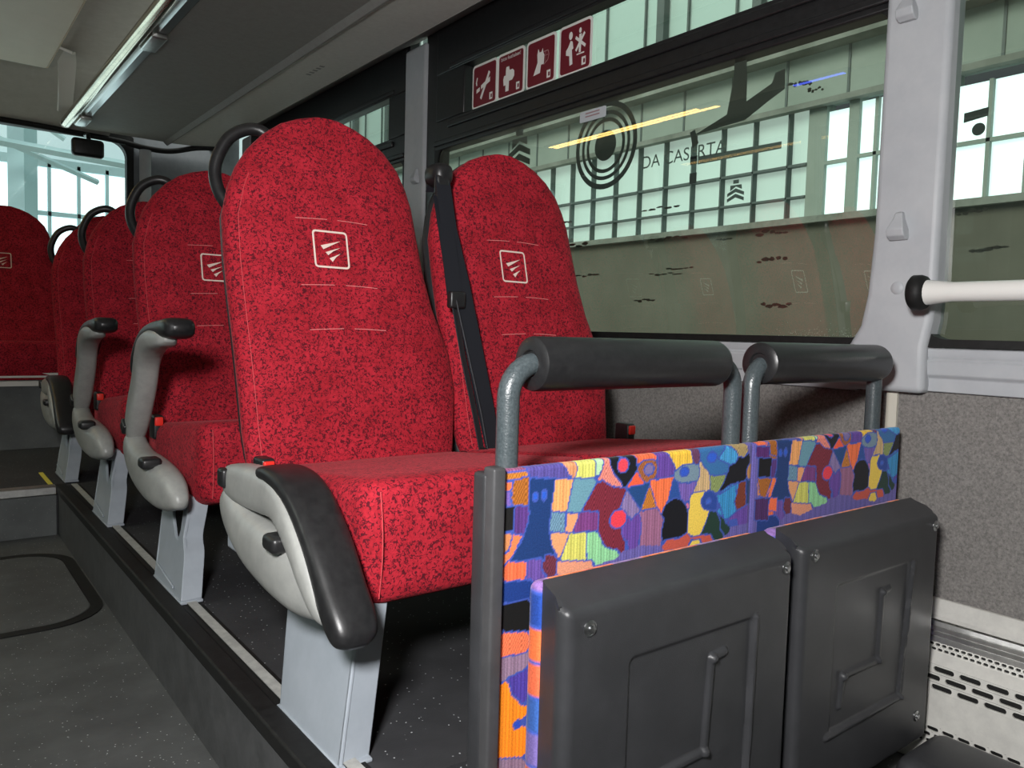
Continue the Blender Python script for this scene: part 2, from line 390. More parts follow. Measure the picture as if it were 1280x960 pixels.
def logo_mesh(cx):
    bm=bmesh.new(); lx0,z0,S=-.03,.908,.076
    W=lambda u,v:(lx0-S/2+u*S, z0+S/2-v*S)
    def addpoly(pts):
        vs=[bm.verts.new(frontpt(cx,*W(*p),off=.002)) for p in pts]; bm.faces.new(vs)
    o=rrect(1,1,.10,4,.5,.5); i=rrect(.90,.90,.06,4,.5,.5)
    vo=[bm.verts.new(frontpt(cx,*W(*p),off=.002)) for p in o]; vi=[bm.verts.new(frontpt(cx,*W(*p),off=.002)) for p in i]
    n=len(o)
    for k in range(n): bm.faces.new((vo[k],vo[(k+1)%n],vi[(k+1)%n],vi[k]))
    for q in ([(.21,.41),(.80,.25),(.52,.39),(.28,.51)],[(.33,.58),(.78,.43),(.56,.54),(.40,.66)],[(.43,.74),(.76,.59),(.62,.70),(.51,.83)]): addpoly(q)
    return bm
def stitch_mesh(cx):
    bm=bmesh.new()
    for (z,x0,x1) in((.965,-.10,.08),(.832,-.10,.09),(.745,-.09,.10)):
        n=8; a=[];b=[]
        for k in range(n+1):
            x=x0+(x1-x0)*k/n; zz=z+.004*math.sin(3*k/n)
            a.append(bm.verts.new(frontpt(cx,x,zz))); b.append(bm.verts.new(frontpt(cx,x,zz+.0014)))
        for k in range(n):
            if k%4!=3: bm.faces.new((a[k],a[k+1],b[k+1],b[k]))
    return bm
def seam_mesh(cx):
    bm=bmesh.new(); a=[];b=[]; z=.50
    while z<1.06:
        r,l=hw(z); a.append(bm.verts.new(frontpt(cx,l+.020,z,.0012))); b.append(bm.verts.new(frontpt(cx,l+.0212,z,.0012))); z+=.014
    for k in range(len(a)-1): bm.faces.new((a[k],a[k+1],b[k+1],b[k]))
    return bm
def cushion_mesh(x0,x1):
    bm=bmesh.new(); t=bmesh.new()
    y0,y1,z0,z1=.95,1.43,.385,.53
    nx,ny=14,14; rs=[]
    # rings of rounded-rect section in x-z, along y, shrinking towards the ends
    prof=[(y0+.0,.90,.80),(y0+.004,.945,.89),(y0+.012,.975,.95),(y0+.026,.993,.985),(y0+.05,1,1),(1.1,1,1),(1.2,1,1),(1.3,1,1),(1.38,1,1),(1.42,.97,.9),(1.43,.9,.75)]
    cx=(x0+x1)/2; w=x1-x0
    for y,sx,sz in prof:
        top=.545-.055*(y-y0)/.48 ; bot=.349+.02*(y-y0)
        if y<y0+.05: bot+=.008
        h=top-bot; cz=(top+bot)/2
        pts=rrect(w*sx,h*sz,.034*sz,6)
        rs.append([(cx+p[0], y-.012*math.sin(PI*min(1,max(0,(p[1]/h+.5))))*(y<y0+.06), cz+p[1]-.006*(1-(2*p[0]/w)**2)*(p[1]>0)) for p in pts])
    rings(bm,rs); t.free(); return bm
def strip(bm,pts,w,th=.0022,wd=(1,0,0)):
    P=[Vector(p) for p in pts]; rs=[]; w=w if isinstance(w,(list,tuple)) else [w]*len(P)
    for i,p in enumerate(P):
        t=(P[min(i+1,len(P)-1)]-P[max(i-1,0)]).normalized(); W=Vector(wd); W=(W-t*W.dot(t)).normalized(); n=t.cross(W)
        rs.append([p+W*w[i]/2+n*th/2,p-W*w[i]/2+n*th/2,p-W*w[i]/2-n*th/2,p+W*w[i]/2-n*th/2])
    rings(bm,rs)
SEATS=(.708,1.175)
def secloft(secs,p=.62,n=20,sm=4):
    """secs: (y,z,half normal thickness,x centre,x half) swept along y-z path"""
    P=smoothpath([Vector((s[0],s[1],s[2])) for s in secs],sm); Q=smoothpath([Vector((s[3],s[4],0)) for s in secs],sm)
    rs=[]; S=sup(n,p)
    for i,(a,q) in enumerate(zip(P,Q)):
        u=P[min(i+1,len(P)-1)]-P[max(i-1,0)]; t=Vector((0,u.x,u.y)).normalized(); nn=Vector((0,-t.z,t.y))
        rs.append([Vector((q.x,a.x,a.y))+Vector((1,0,0))*c*q.y+nn*s*a.z for c,s in S])
    bm=bmesh.new(); rings(bm,rs); return bm
def make_double_seat():
    R=empty('double_seat',ORG)
    for i,cx in enumerate(SEATS):
        b=link('backrest',back_mesh(cx),M['red'],R,ORG,60)
        link('seat_emblem',logo_mesh(cx),M['pale'],b,ORG,0); link('stitching',stitch_mesh(cx),M['dimpale'],b,ORG,0); link('piping',seam_mesh(cx),M['seam'],b,ORG,0)
        link('back_shell',back_mesh(cx,-.012,.048,.85),M['shell'],R,ORG,60)
        cq=link('seat_cushion',cushion_mesh(.486 if i==0 else .944,.940 if i==0 else 1.40),M['red'],R,ORG,60)
        xs=.512 if i==0 else .972; pp=[]
        for k in range(13):
            t=.10+.80*k/12; pp.append((xs,.9495-.012*math.sin(PI*t),.357+t*.188))
        link('piping',tb(pp,.0011,6),M['seam'],cq,ORG,60)
    # metal frame beneath the cushions
    bm=B((.47,1.39,1.05,1.085,.345,.366),(.47,1.39,1.33,1.365,.355,.376),(.455,.485,1.0,1.42,.345,.376),(1.38,1.40,1.0,1.42,.345,.376))
    link('seat_frame',bm,M['leg'],R,ORG,30,.004)
    # wall-side bracket + aisle leg
    link('wall_bracket',B((1.40,1.735,1.0,1.03,.355,.375),(1.40,1.735,1.33,1.36,.355,.375)),M['leg'],R,ORG,30,.003)
    pl=[(1.125,.17),(.905,.17),(.893,.22),(.884,.262),(.895,.29),(.865,.34),(.835,.40),(.866,.40),(.893,.345),(.915,.302),(.937,.278),(.958,.282),(.978,.31),(.995,.35),(1.005,.40),(1.045,.40),(1.062,.34)]
    bm=prismb(pl,'x',.436,.443)
    fr=[(.905,.17),(.893,.22),(.884,.262),(.895,.29),(.865,.34),(.835,.40)]
    P=smoothpath([(0,*p) for p in fr],4)
    rings(bm,[[(.436,p.y,p.z),(.478,p.y,p.z),(.478,p.y+.007,p.z+.003),(.436,p.y+.007,p.z+.003)] for p in P])
    bk=smoothpath([(0,1.125,.17),(0,1.062,.34),(0,1.045,.40)],3)
    rings(bm,[[(.436,p.y,p.z),(.466,p.y,p.z),(.466,p.y-.006,p.z),(.436,p.y-.006,p.z)] for p in bk])
    box(bm,.434,.48,.90,1.125,.17,.176)
    prism(bm,[(1.10,.20),(.96,.187),(.96,.192),(1.10,.206)],'x',.433,.437)
    for v in bm.verts:
        t=max(0,min(1.15,(v.co.z-.18)/.20)); v.co.x+=.045*t; v.co.y+=.155*t; v.co.z=min(v.co.z,.374)
    leg=link('leg',bm,M['leg'],R,ORG,35,.002); R['notched']=leg.data.name
    bm=bmesh.new()
    rings(bm,[[(x,1.125+q,z),(x,.915+.04*t,z),(x+.006,.915+.04*t,z),(x+.006,1.125+q,z)] for x,q,z,t in((.440,0,.165,0),(.487,.075,.366,1))])
    rings(bm,[[(x,.915+.04*t,z),(x+.048,.921+.04*t,z),(x+.048,.928+.04*t,z),(x,.922+.04*t,z)] for x,z,t in((.440,.165,0),(.487,.366,1))])
    rings(bm,[[(x,1.125+q,z),(x+.026,1.125+q,z),(x+.026,1.119+q,z),(x,1.119+q,z)] for x,q,z in((.440,0,.165),(.487,.075,.366))])
    box(bm,.438,.488,.910,1.13,.165,.171)
    pm=link('leg_plain',bm,M['leg'],R,ORG,35,.002); global PLAIN; PLAIN=pm.data; D.objects.remove(pm)
    # armrest housing
    pod=secloft([(1.335,.470,.012,.438,.014),(1.325,.458,.030,.437,.024),(1.28,.434,.038,.435,.028),(1.20,.413,.044,.433,.031),(1.10,.405,.049,.432,.034),(1.02,.398,.048,.434,.033),(.97,.392,.040,.438,.028),(.94,.385,.027,.440,.022),(.922,.379,.015,.441,.015),(.915,.377,.005,.441,.007)],.75,24,5)
    P=link('armrest_housing',pod,M['armgrey'],R,ORG,60)
    bm=bmesh.new(); rbox(bm,.388,.43,1.022,1.066,.436,.460,.008)
    link('release_button',bm,M['black'],P,ORG,50)
    # armrest, built folded down; origin at its hinge
    H=(.438,1.31,.495)
    A=empty('armrest',tuple(Vector(H)-Vector(ORG))); A.parent=R
    g=secloft([(1.338,.488,.006,.438,.012),(1.33,.488,.022,.437,.020),(1.30,.489,.030,.436,.024),(1.24,.492,.034,.436,.026),(1.16,.496,.034,.436,.026),(1.09,.497,.030,.432,.027),(1.04,.483,.027,.429,.028),(.99,.450,.023,.427,.028),(.955,.416,.020,.426,.026),(.925,.382,.015,.427,.021),(.912,.366,.005,.428,.010)],.6,24,5)
    link('arm_body',g,M['armgrey'],A,H,60)
    p=secloft([(1.17,.526,.003,.44,.020),(1.15,.529,.010,.44,.030),(1.11,.531,.013,.441,.034),(1.06,.522,.015,.442,.035),(1.01,.496,.017,.442,.035),(.96,.452,.019,.442,.035),(.92,.408,.021,.441,.034),(.89,.376,.022,.441,.033),(.874,.358,.017,.441,.028),(.867,.350,.006,.441,.014)],.6,24,5)
    link('arm_pad',p,M['black'],A,H,60)
    bm=bmesh.new(); rbox(bm,.405,.420,1.293,1.322,.480,.512,.006)
    link('pivot_cap',bm,M['black'],A,H,50)
    # grab handle on the aisle-side shoulder
    pts=smoothpath([(.600,1.585,1.10),(.590,1.60,1.140),(.560,1.61,1.150),(.520,1.615,1.128),(.496,1.615,1.085),(.489,1.61,1.045),(.497,1.595,1.005),(.520,1.575,.970),(.545,1.56,.95)],6)
    n=len(pts); rr=[.0125+.006*max(0,(k/(n-1)-.8)/.2) for k in range(n)]
    link('grab_handle',tb(pts,rr,16),M['black'],R,ORG,60)
    # belt on the window-side seat
    bl=empty('seat_belt',tuple(Vector((.975,1.47,.45))-Vector(ORG))); bl.parent=R; BO=(.975,1.47,.45)
    bm=bmesh.new(); strip(bm,[(.962,1.56,1.07),(.958,1.53,1.10),(.953,1.500,1.095),(.953,1.47,.98),(.968,1.44,.86),(.988,1.405,.70),(1.005,1.375,.56),(1.02,1.36,.47)],[.03,.034,.036,.042,.046,.046,.044,.04])
    link('shoulder_strap',bm,M['belt'],bl,BO,40)
    bm=bmesh.new(); strip(bm,[(.950,1.50,1.05),(.944,1.465,.97),(.945,1.445,.90),(.947,1.43,.83)],.040); strip(bm,[(.945,1.432,.82),(.958,1.41,.70),(.975,1.385,.58),(.99,1.37,.48)],.030,wd=(.8,.6,0)); strip(bm,[(.947,1.425,.82),(.966,1.40,.70),(.985,1.375,.58),(1.0,1.36,.48)],.022,wd=(.5,.8,0))
    link('lap_strap',bm,M['belt'],bl,BO,40)
    bm=bmesh.new(); rbox(bm,.934,.985,1.492,1.560,1.078,1.128,.020,5); rbox(bm,.936,.972,1.494,1.512,1.045,1.10,.008)
    link('belt_guide',bm,M['black'],bl,BO,50)
    bm=bmesh.new(); rbox(bm,.928,.968,1.415,1.435,.80,.838,.006); 
    link('belt_tongue',bm,M['black'],bl,BO,50)
    bm=bmesh.new(); disc(bm,(.985,1.36,.478),(0,-.4,1),.012,.02); disc(bm,(.93,1.36,.478),(0,-.4,1),.010,.018); rbox(bm,.945,.99,1.352,1.372,.47,.482,.004)
    link('belt_anchor',bm,M['steel'],bl,BO,50)
    for bx,by,bz,dx in((.492,1.33,.490,0),(1.388,1.32,.508,0)):
        Bk=empty('belt_buckle',tuple(Vector((bx,by,bz-.03))-Vector(ORG))); Bk.parent=R; o=(bx,by,bz-.03)
        bm=bmesh.new(); rbox(bm,bx-.013,bx+.013,by-.016,by+.03,bz-.03,bz+.03,.006)
        link('buckle_body',bm,M['black'],Bk,o,50)
        bm=bmesh.new(); rbox(bm,bx-.010,bx+.010,by-.020,by-.004,bz+.004,bz+.026,.003)
        link('buckle_button',bm,M['redplastic'],Bk,o,50)
    return R
def children(o): return [c for c in D.objects if c.parent is o]
def copy_tree(o,parent=None):
    c=o.copy(); COL.objects.link(c)
    if parent is not None: c.parent=parent
    for ch in KIDS.get(o.name,[]): copy_tree(ch,c)
    return c
KIDS={}
seat=make_double_seat()
for o in D.objects:
    if o.parent: KIDS.setdefault(o.parent.name,[]).append(o)
tag(seat,'red patterned double seat nearest, its grey armrest folded down','double seat','red double seats along the window')
labs=['red double seat directly behind the nearest one, armrest tipped up','red double seat third from the camera, its tipped-up armrest smaller','darkest red double seat of the row, last before the raised rear bench']
for i,lab in enumerate(labs):
    c=copy_tree(seat); c.location=seat.location+Vector((0,.75*(i+1),0)); c['label']=lab
    for ch in c.children:
        if ch.name.startswith('armrest') and 'housing' not in ch.name:
            ch.rotation_euler=(math.radians(-50 if i<2 else 0),0,0)
for ch in seat.children:
    if ch.name.startswith('leg'): ch.data=PLAIN
del seat['notched']
for o in D.objects:
    if 'notched' in o.keys(): del o['notched']
# rear bench across the bus on the raised box
RO=(.40,4.2,.48)
rb=empty('rear_bench',RO); tag(rb,'dark red rear bench seat with tall backs on the raised platform','bench')
for cx in(-.06,.405,.87):
    dz,dy=.13,3.12
    def sh(bm):
        for v in bm.verts: v.co.z+=dz; v.co.y+=dy
        return bm
    b=link('backrest',sh(back_mesh(cx)),M['red'],rb,RO,60); link('seat_emblem',sh(logo_mesh(cx)),M['pale'],b,RO,0)
    link('back_shell',sh(back_mesh(cx,-.012,.048,.85)),M['shell'],rb,RO,60)
    bm=cushion_mesh(cx-.228,cx+.228)
    for v in bm.verts: v.co.z+=.115; v.co.y+=3.14
    link('seat_cushion',bm,M['red'],rb,RO,60)
link('bench_rail',B((-.28,1.10,4.085,4.17,.488,.512)),M['white'],rb,RO,30,.003)
# ------------------------------------------------------------------ folding double seat with the figured cloth
FO=(1.14,.78,-.12)
F=empty('folding_double_seat',FO); tag(F,'grey folding double seat with colourful figured cloth, two covers folded up','folding seat')
def parse(L):
    out=[]
    for k,c,st,v in L:
        if k=='p': bb=(min(a for a,_ in v),max(a for a,_ in v),min(b for _,b in v),max(b for _,b in v))
        else: bb=(v[0][0]-v[1][0],v[0][0]+v[1][0],v[0][1]-v[1][1],v[0][1]+v[1][1])
        out.append((k,srgb(c),st,v,bb))
    return out
def segd(px,pz,a,b):
    dx,dz=b[0]-a[0],b[1]-a[1]; L=dx*dx+dz*dz or 1
    t=max(0,min(1,((px-a[0])*dx+(pz-a[1])*dz)/L)); return math.hypot(px-a[0]-t*dx,pz-a[1]-t*dz)
def inside(x,z,v):
    c=False; j=len(v)-1
    for i in range(len(v)):
        if (v[i][1]>z)!=(v[j][1]>z) and x<(v[j][0]-v[i][0])*(z-v[i][1])/(v[j][1]-v[i][1])+v[i][0]: c=not c
        j=i
    return c
LEFT=parse(PL); RIGHT=parse(PR)
BLUE=srgb('4058b0'); BG=srgb('6a62a8')
def shade(c,st,x,z):
    if st==1:
        k=.78 if int(math.floor(x/3.0))%2 else 1.14
        return tuple(a*k for a in c)
    if st==2:
        k=.68 if (int(math.floor(x/2.5))+int(math.floor(z/4.0)))%2 else 1.25
        return tuple(a*k for a in c)
    return c
def sdist(k,v,x,z):
    """signed distance, negative inside"""
    if k=='p':
        d=min(segd(x,z,v[i],v[i-1]) for i in range(len(v))); return -d if inside(x,z,v) else d
    (cx,cz),(rx,rz)=v; return (math.hypot((x-cx)/rx,(z-cz)/rz)-1)*min(rx,rz)
def look(shapes,x,z,base):
    near=[]
    for i,(k,c,st,v,bb) in enumerate(shapes):
        if x<bb[0]-13 or x>bb[1]+13 or z<bb[2]-13 or z>bb[3]+13: continue
        near.append((sdist(k,v,x,z),i,c,st))
    ins=[q for q in near if q[0]<0]
    if ins:
        A=max(ins,key=lambda q:q[1])
        for q in near:
            if q[0]>=0 and (q[0]<1.3 and q[1]>A[1] or (q[0]<2 and A[0]>-1.2)): return BLUE
        if A[0]>-1.2 and len(ins)>1: return BLUE
        return shade(A[2],A[3],x,z)
    if not near: return base
    near.sort()
    if near[0][0]>12 and base is not None: return base
    if base is None: return None if near[0][0]>2 else BLUE
    if len(near)>1 and near[1][0]-near[0][0]<2.3: return BLUE
    return shade(near[0][2],near[0][3],x,z)
def clothcol(x,z):
    if x<1156: return look(LEFT,x,z,shade(BG,1,x,z))
    col=look(LEFT,x-573,z-18,shade(BG,1,x,z)) if z-18<560 else shade(BG,1,x,z)
    c2=look(RIGHT,x,z,None)
    return c2 if c2 is not None else col
def figured():
    m=mat('figured_moquette',(.5,.5,.5),.9,spec=.15,sheen=.15); N=NT(m)
    a=N.add('ShaderNodeVertexColor'); a.layer_name='print'
    tc=N.add('ShaderNodeTexCoord').outputs['Object']
    w=N.ramp(noise(N,tc,450,2,.6),[(.3,(.88,.88,.88)),(.7,(1.3,1.3,1.3))])
    N.l(N.mix(1.0,a.outputs[0],w.outputs[0],'MULTIPLY'),N.b.inputs['Base Color']); N.bump(noise(N,tc,900,2),.4,.001); return m
M['cloth']=figured()
def paint(me,fn):
    at=me.color_attributes.new('print','FLOAT_COLOR','POINT'); d=[]
    for v in me.vertices:
        c=fn(v.co); d.extend((c[0],c[1],c[2],1))
    at.data.foreach_set('color',d)
def cloth_panel():
    x0,x1,z0,z1=.610,1.683,.0,.571; bm=bmesh.new(); xs=[x0+(x1-x0)*i/480 for i in range(481)]
    zs=[.12+(z1-.004-.12)*j/215 for j in range(216)]
    rows=[]
    prof=[(z,.800) for z in zs]+[(z1-.0015,.8015),(z1,.804),(z1,.812)]
    for z,y in prof:
        rows.append([bm.verts.new((x,y-.0015*math.exp(-abs(x-1.157)/.004)*-2,z)) for x in xs])
    for a,b in zip(rows,rows[1:]):
        for i in range(480): bm.faces.new((a[i],a[i+1],b[i+1],b[i]))
    return bm
bm=cloth_panel()
o=link('upholstery',bm,M['cloth'],F,(0,0,0),60); paint(o.data,lambda c:clothcol(c.x*1000,c.z*1000)); o.data.transform(Matrix.Translation(-Vector(FO)))
bm=bmesh.new(); rbox(bm,.588,1.690,.806,.836,-.12,.567,.006)
link('back_panel',bm,M['cover'],F,FO,40)
bm=bmesh.new(); rbox(bm,.590,.6105,.790,.815,-.12,.576,.004)
link('side_trim',bm,mottled('grey_edge_trim',(.055,.055,.058),(.07,.07,.073),20,.4,.1),F,FO,40)
def sdrr(x,z,cx,cz,hx,hz,r):
    qx,qz=abs(x-cx)-hx+r,abs(z-cz)-hz+r
    return math.hypot(max(qx,0),max(qz,0))+min(max(qx,qz),0)-r
def sstep(a,b,t): t=max(0,min(1,(t-a)/(b-a))); return t*t*(3-2*t)
def coverpart(x0,x1,lines,rec):
    z0,z1=-.045,.418; yf=.678; yb=.742; nx,nz=200,200; bm=bmesh.new()
    r=.016
    def warp(s,n):     # denser towards edges
        return s
    rows=[]
    for j in range(nz+1):
        row=[]
        for i in range(nx+1):
            x=x0+(x1-x0)*i/nx; z=z0+(z1-z0)*j/nz
            d=-sdrr(x,z,(x0+x1)/2,(z0+z1)/2,(x1-x0)/2,(z1-z0)/2,.012)
            e=max(0,min(1,d/r)); y=yf+r*(1-math.sqrt(max(0,1-(1-e)**2)))
            # recessed field
            q=sdrr(x,z,(rec[0]+rec[1])/2,(rec[2]+rec[3])/2,(rec[1]-rec[0])/2,(rec[3]-rec[2])/2,.01)
            y+=.0035*(1-sstep(-.004,.002,q))
            for ax,az,bx,bz,w,h in lines:
                dd=segd(x,z,(ax,az),(bx,bz)); y-=h*1.3*(1-sstep(w*.6,w*1.8,dd))
            row.append(bm.verts.new((x,y,z)))
        rows.append(row)
    for a,b in zip(rows,rows[1:]):
        for i in range(nx): bm.faces.new((a[i],a[i+1],b[i+1],b[i]))
    loop=rows[0][:-1]+[r_[-1] for r_ in rows[:-1]]+rows[-1][:0:-1]+[r_[0] for r_ in rows[:0:-1]]
    cx,cz=(x0+x1)/2,(z0+z1)/2
    prev=loop
    for y,g in((yf+.03,.008),(yb-.010,.014),(yb,.018)):
        ring=[bm.verts.new((v.co.x+g*(.8-.4*(v.co.x-x0)/(x1-x0)), y, v.co.z+g*max(0,(v.co.z-z0)/(z1-z0)))) for v in loop]
        n=len(loop)
        for k in range(n): bm.faces.new((prev[k],prev[(k+1)%n],ring[(k+1)%n],ring[k]))
        prev=ring
    bm.faces.new(prev)
    return bm
def folded(x0,x1,L,rec,bolts,ox):
    s=empty('folded_seat',tuple(Vector((ox,.77,.0))-Vector(FO))); s.parent=F; O=(ox,.77,0)
    link('seat_cover',coverpart(x0,x1,L,rec),M['cover'],s,O,50)
    # cushion edge in cloth seen behind the cover
    bm=bmesh.new(); rbox(bm,x0+.012,x1+.004,.742,.772,-.02,.430,.013,4)
    bmesh.ops.subdivide_edges(bm,edges=[e for e in bm.edges if e.calc_length()>.05],cuts=90,use_grid_fill=True)
    c=link('seat_cushion',bm,M['cloth'],s,(0,0,0),60)
    pal=[srgb(h) for h in('e06a48','e87040','28489a','8a6aa8','243a80','5a2038','f07a38','7868a8','3a60a8')]
    paint(c.data,lambda v:tuple(a for a in (BLUE if (v.z*1000)%46<3 else shade(pal[int(v.z*1000//46+int(v.x*1000//60)*3)%9],1,v.x*1000,v.z*1000))))
    c.data.transform(Matrix.Translation(-Vector(O)))
    for bx,bz in bolts:
        bm=bmesh.new(); disc(bm,(bx,.679,bz),(0,-1,0),.0105,.006,24,prof=[(1,0),(1,.35),(.75,.6),(.7,.45),(.45,.5),(.42,1),(.2,1.05)])
        link('bolt',bm,M['steel'],s,O,40)
    return s
folded(.622,1.107,[(1.008,.332,1.0,.05,.0035,.004),(1.0,.05,.80,.045,.0035,.004),(.909,.291,.938,.293,.005,.004),(.909,.291,.900,.153,.005,.004),(.900,.153,.79,.15,.005,.004)],(.735,1.002,.05,.332),((.661,.388),(1.084,.394),(1.07,.0),(.66,.0)),.86)
folded(1.134,1.618,[(1.511,.334,1.487,.077,.0035,.004),(1.487,.077,1.228,.074,.004,.004),(1.402,.296,1.399,.169,.005,.004),(1.399,.169,1.277,.170,.005,.004),(1.277,.170,1.272,.118,.005,.004),(1.402,.296,1.43,.298,.004,.003)],(1.239,1.500,.08,.338),((1.166,.401),(1.597,.394),(1.565,.016),(1.17,.0)),1.376)
def grab(xa,xb,px0,px1):
    g=empty('grab_rail',tuple(Vector(((xa+xb)/2,.822,.5))-Vector(FO))); g.parent=F; O=((xa+xb)/2,.822,.5)
    P=filletpath([(xa,.822,.45),(xa,.822,.709),(xb,.822,.709),(xb,.822,.45)],.046,9)
    link('rail_tube',tb(P,.0155,20),M['tube'],g,O,60)
    bm=bmesh.new(); L=px1-px0
    disc(bm,(px0,.822,.709),(1,0,0),.038,L,36,prof=[(.45,0),(.5,-.008),(.80,-.008),(.97,.002),(1,.012),(1,.975),(.95,.99),(.8,1.0),(.45,1.0)])
    link('rail_pad',bm,M['pad'],g,O,40)
grab(.634,1.122,.672,1.074); grab(1.174,1.605,1.196,1.612)
# ------------------------------------------------------------------ floor, podium, steps
struct(link('floor',B((-1.3,.42,-1.6,3.1,-.05,0)),M['vinyl'],smooth=0))
struct(link('floor_bay',B((.42,1.78,-1.6,.84,-.17,-.12)),M['vinyl'],smooth=0))
struct(link('floor_podium',B((.432,1.78,.84,3.1,-.12,.166),(-1.3,1.78,3.1,4.1,-.05,.166)),M['podium'],smooth=0))
struct(link('trim_riser',B((.405,.432,-1.6,3.1,-.12,.150)),M['riser'],smooth=0))
struct(link('trim_podium_edge',B((.400,.436,.55,3.12,.148,.174)),M['rubber'],smooth=30,bevel=.004))
struct(link('trim_seat_rail',B((.436,.476,.84,3.1,.163,.1695),(.4475,.4655,.84,3.1,.168,.1725)),[M['rubber']],smooth=0))
struct(link('trim_rail_strip',B((.4475,.4655,.84,3.1,.1722,.1742)),M['strip'],smooth=0))
struct(link('trim_step_riser',B((-1.3,.40,3.09,3.1,0,.15)),M['ledge'],smooth=0))
struct(link('trim_step_edge',B((-1.3,.40,3.075,3.125,.145,.174)),M['alu'],smooth=30,bevel=.003))
struct(link('trim_yellow_mark',B((.385,.399,3.13,3.42,.166,.1685)),M['yellow'],smooth=0))
struct(link('floor_rear_platform',B((-1.3,1.78,4.1,5.5,-.05,.478)),M['ledge'],smooth=0))
def ringpoly(bm,o,i,z,h):
    n=len(o); a=[bm.verts.new((*p,z+h)) for p in o]; b=[bm.verts.new((*p,z+h)) for p in i]; c=[bm.verts.new((*p,z)) for p in o]; d=[bm.verts.new((*p,z)) for p in i]
    for k in range(n):
        q=(k+1)%n
        bm.faces.new((a[k],a[q],b[q],b[k])); bm.faces.new((a[k],a[q],c[q],c[k])); bm.faces.new((b[k],b[q],d[q],d[k])); bm.faces.new((c[k],c[q],d[q],d[k]))
bm=bmesh.new(); ringpoly(bm,rrect(.80,.74,.15,8,-.0,2.50),rrect(.74,.68,.12,8,-.0,2.50),0,.003)
h=link('floor_hatch',bm,M['rubber'],smooth=0); bm=bmesh.new(); bm.faces.new([bm.verts.new((*p,.0025)) for p in rrect(.735,.675,.12,8,0,2.50)])
link('hatch_lid',bm,M['vinyl'],h,smooth=0); tag(h,'rounded floor hatch with a black rubber seam in the aisle','hatch')
# ------------------------------------------------------------------ right wall
struct(link('wall_right',B((1.75,1.80,-1.6,5.5,-.17,.66)),M['carpet'],smooth=0))
# sills
def sill(y0,y1,zb,name='trim_sill'):
    pts=[(1.76,zb),(1.738,zb),(1.736,zb+.03),(1.730,zb+.036),(1.726,.715),(1.732,.722),(1.729,.728),(1.729,.742),(1.742,.746),(1.76,.746)]
    return struct(link(name,prismb(pts,'y',y0,y1),M['trim'],smooth=30,bevel=.002))
sill(-1.6,.775,.650); sill(.93,2.84,.640); sill(3.03,5.4,.64)
struct(link('trim_sill_bead',B((1.734,1.742,-1.6,.79,.7462,.7505),(1.734,1.742,.95,2.84,.7462,.7505)),M['cream'],smooth=0))
struct(link('trim_white_strip',B((1.742,1.7495,.838,.862,.50,.648)),M['cream'],smooth=0))
# pillars
def pillar(y0,y1,name,ztop=2.02,foot=True,x=1.70):
    pts=[(y0,ztop),(y0,.88),(y0+.004,.80),(y0+.014,.745),(y0+.012,.645),(y1+.05,.645),(y1+.045,.745),(y1+.02,.79),(y1+.008,.86),(y1,1.0),(y1,ztop)] if foot else [(y0,ztop),(y0,.74),(y1,.74),(y1,ztop)]
    return struct(link(name,prismb(pts,'x',x,1.78),M['trim'],smooth=35,bevel=.014,seg=4))
pillar(.758,.898,'trim_pillar',x=1.708)
pillar(2.85,3.02,'trim_pillar_far',1.945,False,1.715)
pillar(4.95,5.10,'trim_pillar_rear',1.945,False,1.715)
# window frames: glass + rubber + black hopper bars
def window(n,y0,y1,hop=True):
    W=struct(empty('window_%d'%n,(1.75,(y0+y1)/2,.75))); O=(1.75,(y0+y1)/2,.75)
    zt=1.485 if hop else 1.98
    bm=bmesh.new()
    if hop:
        box(bm,1.722,1.775,y0,y1,1.485,1.60); box(bm,1.722,1.775,y0,y1,1.785,2.04)
        box(bm,1.722,1.775,y1-.20,y1,1.60,1.785) ; box(bm,1.722,1.775,y0,y0+.15,1.60,1.785)
        box(bm,1.712,1.724,y0,y1,1.500,1.520); box(bm,1.712,1.724,y0+.1,y1-.10,1.560,1.585)
        box(bm,1.716,1.724,y0+.1,y1-.1,1.79,1.81)
        box(bm,1.735,1.765,y1-.045,y1,.75,1.49)
    link('window_frame',bm,M['black'],W,O,30,.004)
    bm=bmesh.new(); r=.05; zz=zt+.02
    a=rrect(y1-y0+.02,zz-.745,.01,6,(y0+y1)/2,(zz+.745)/2); b=rrect(y1-y0-.028,zz-.745-.03,r,6,(y0+y1)/2,(zz+.75)/2)
    va=[[bm.verts.new((x,*p)) for p in q] for x,q in((1.726,a),(1.726,b),(1.762,b))]
    n_=len(a)
    for k in range(n_):
        for u,v in((0,1),(1,2)): bm.faces.new((va[u][k],va[u][(k+1)%n_],va[v][(k+1)%n_],va[v][k]))
    link('rubber_seal',bm,M['rubber'],W,O,30)
    bm=bmesh.new(); 
    for zz0,zz1,yy0,yy1,ln in ([(.735,1.50,y0,y1,.026),(1.59,1.80,y0+.14,y1-.19,0)] if hop else [(.735,2.0,y0,y1,.020)]):
        bm.faces.new([bm.verts.new(p) for p in((1.755,yy0,zz0),(1.755,yy1,zz0),(1.755-ln,yy1,zz1),(1.755-ln,yy0,zz1))])
    link('window_pane',bm,M['glass'],W,O,0)
    return W
window(1,.880,2.77); window(2,3.02,4.95); window(0,-1.6,.800,False)
# black infill either side of the far pillar
struct(link('trim_black_post',B((1.73,1.775,2.765,2.86,.74,2.04),(1.73,1.775,3.0,3.05,.74,2.04),(1.72,1.775,.79,.88,.75,2.04)),M['black'],smooth=0))
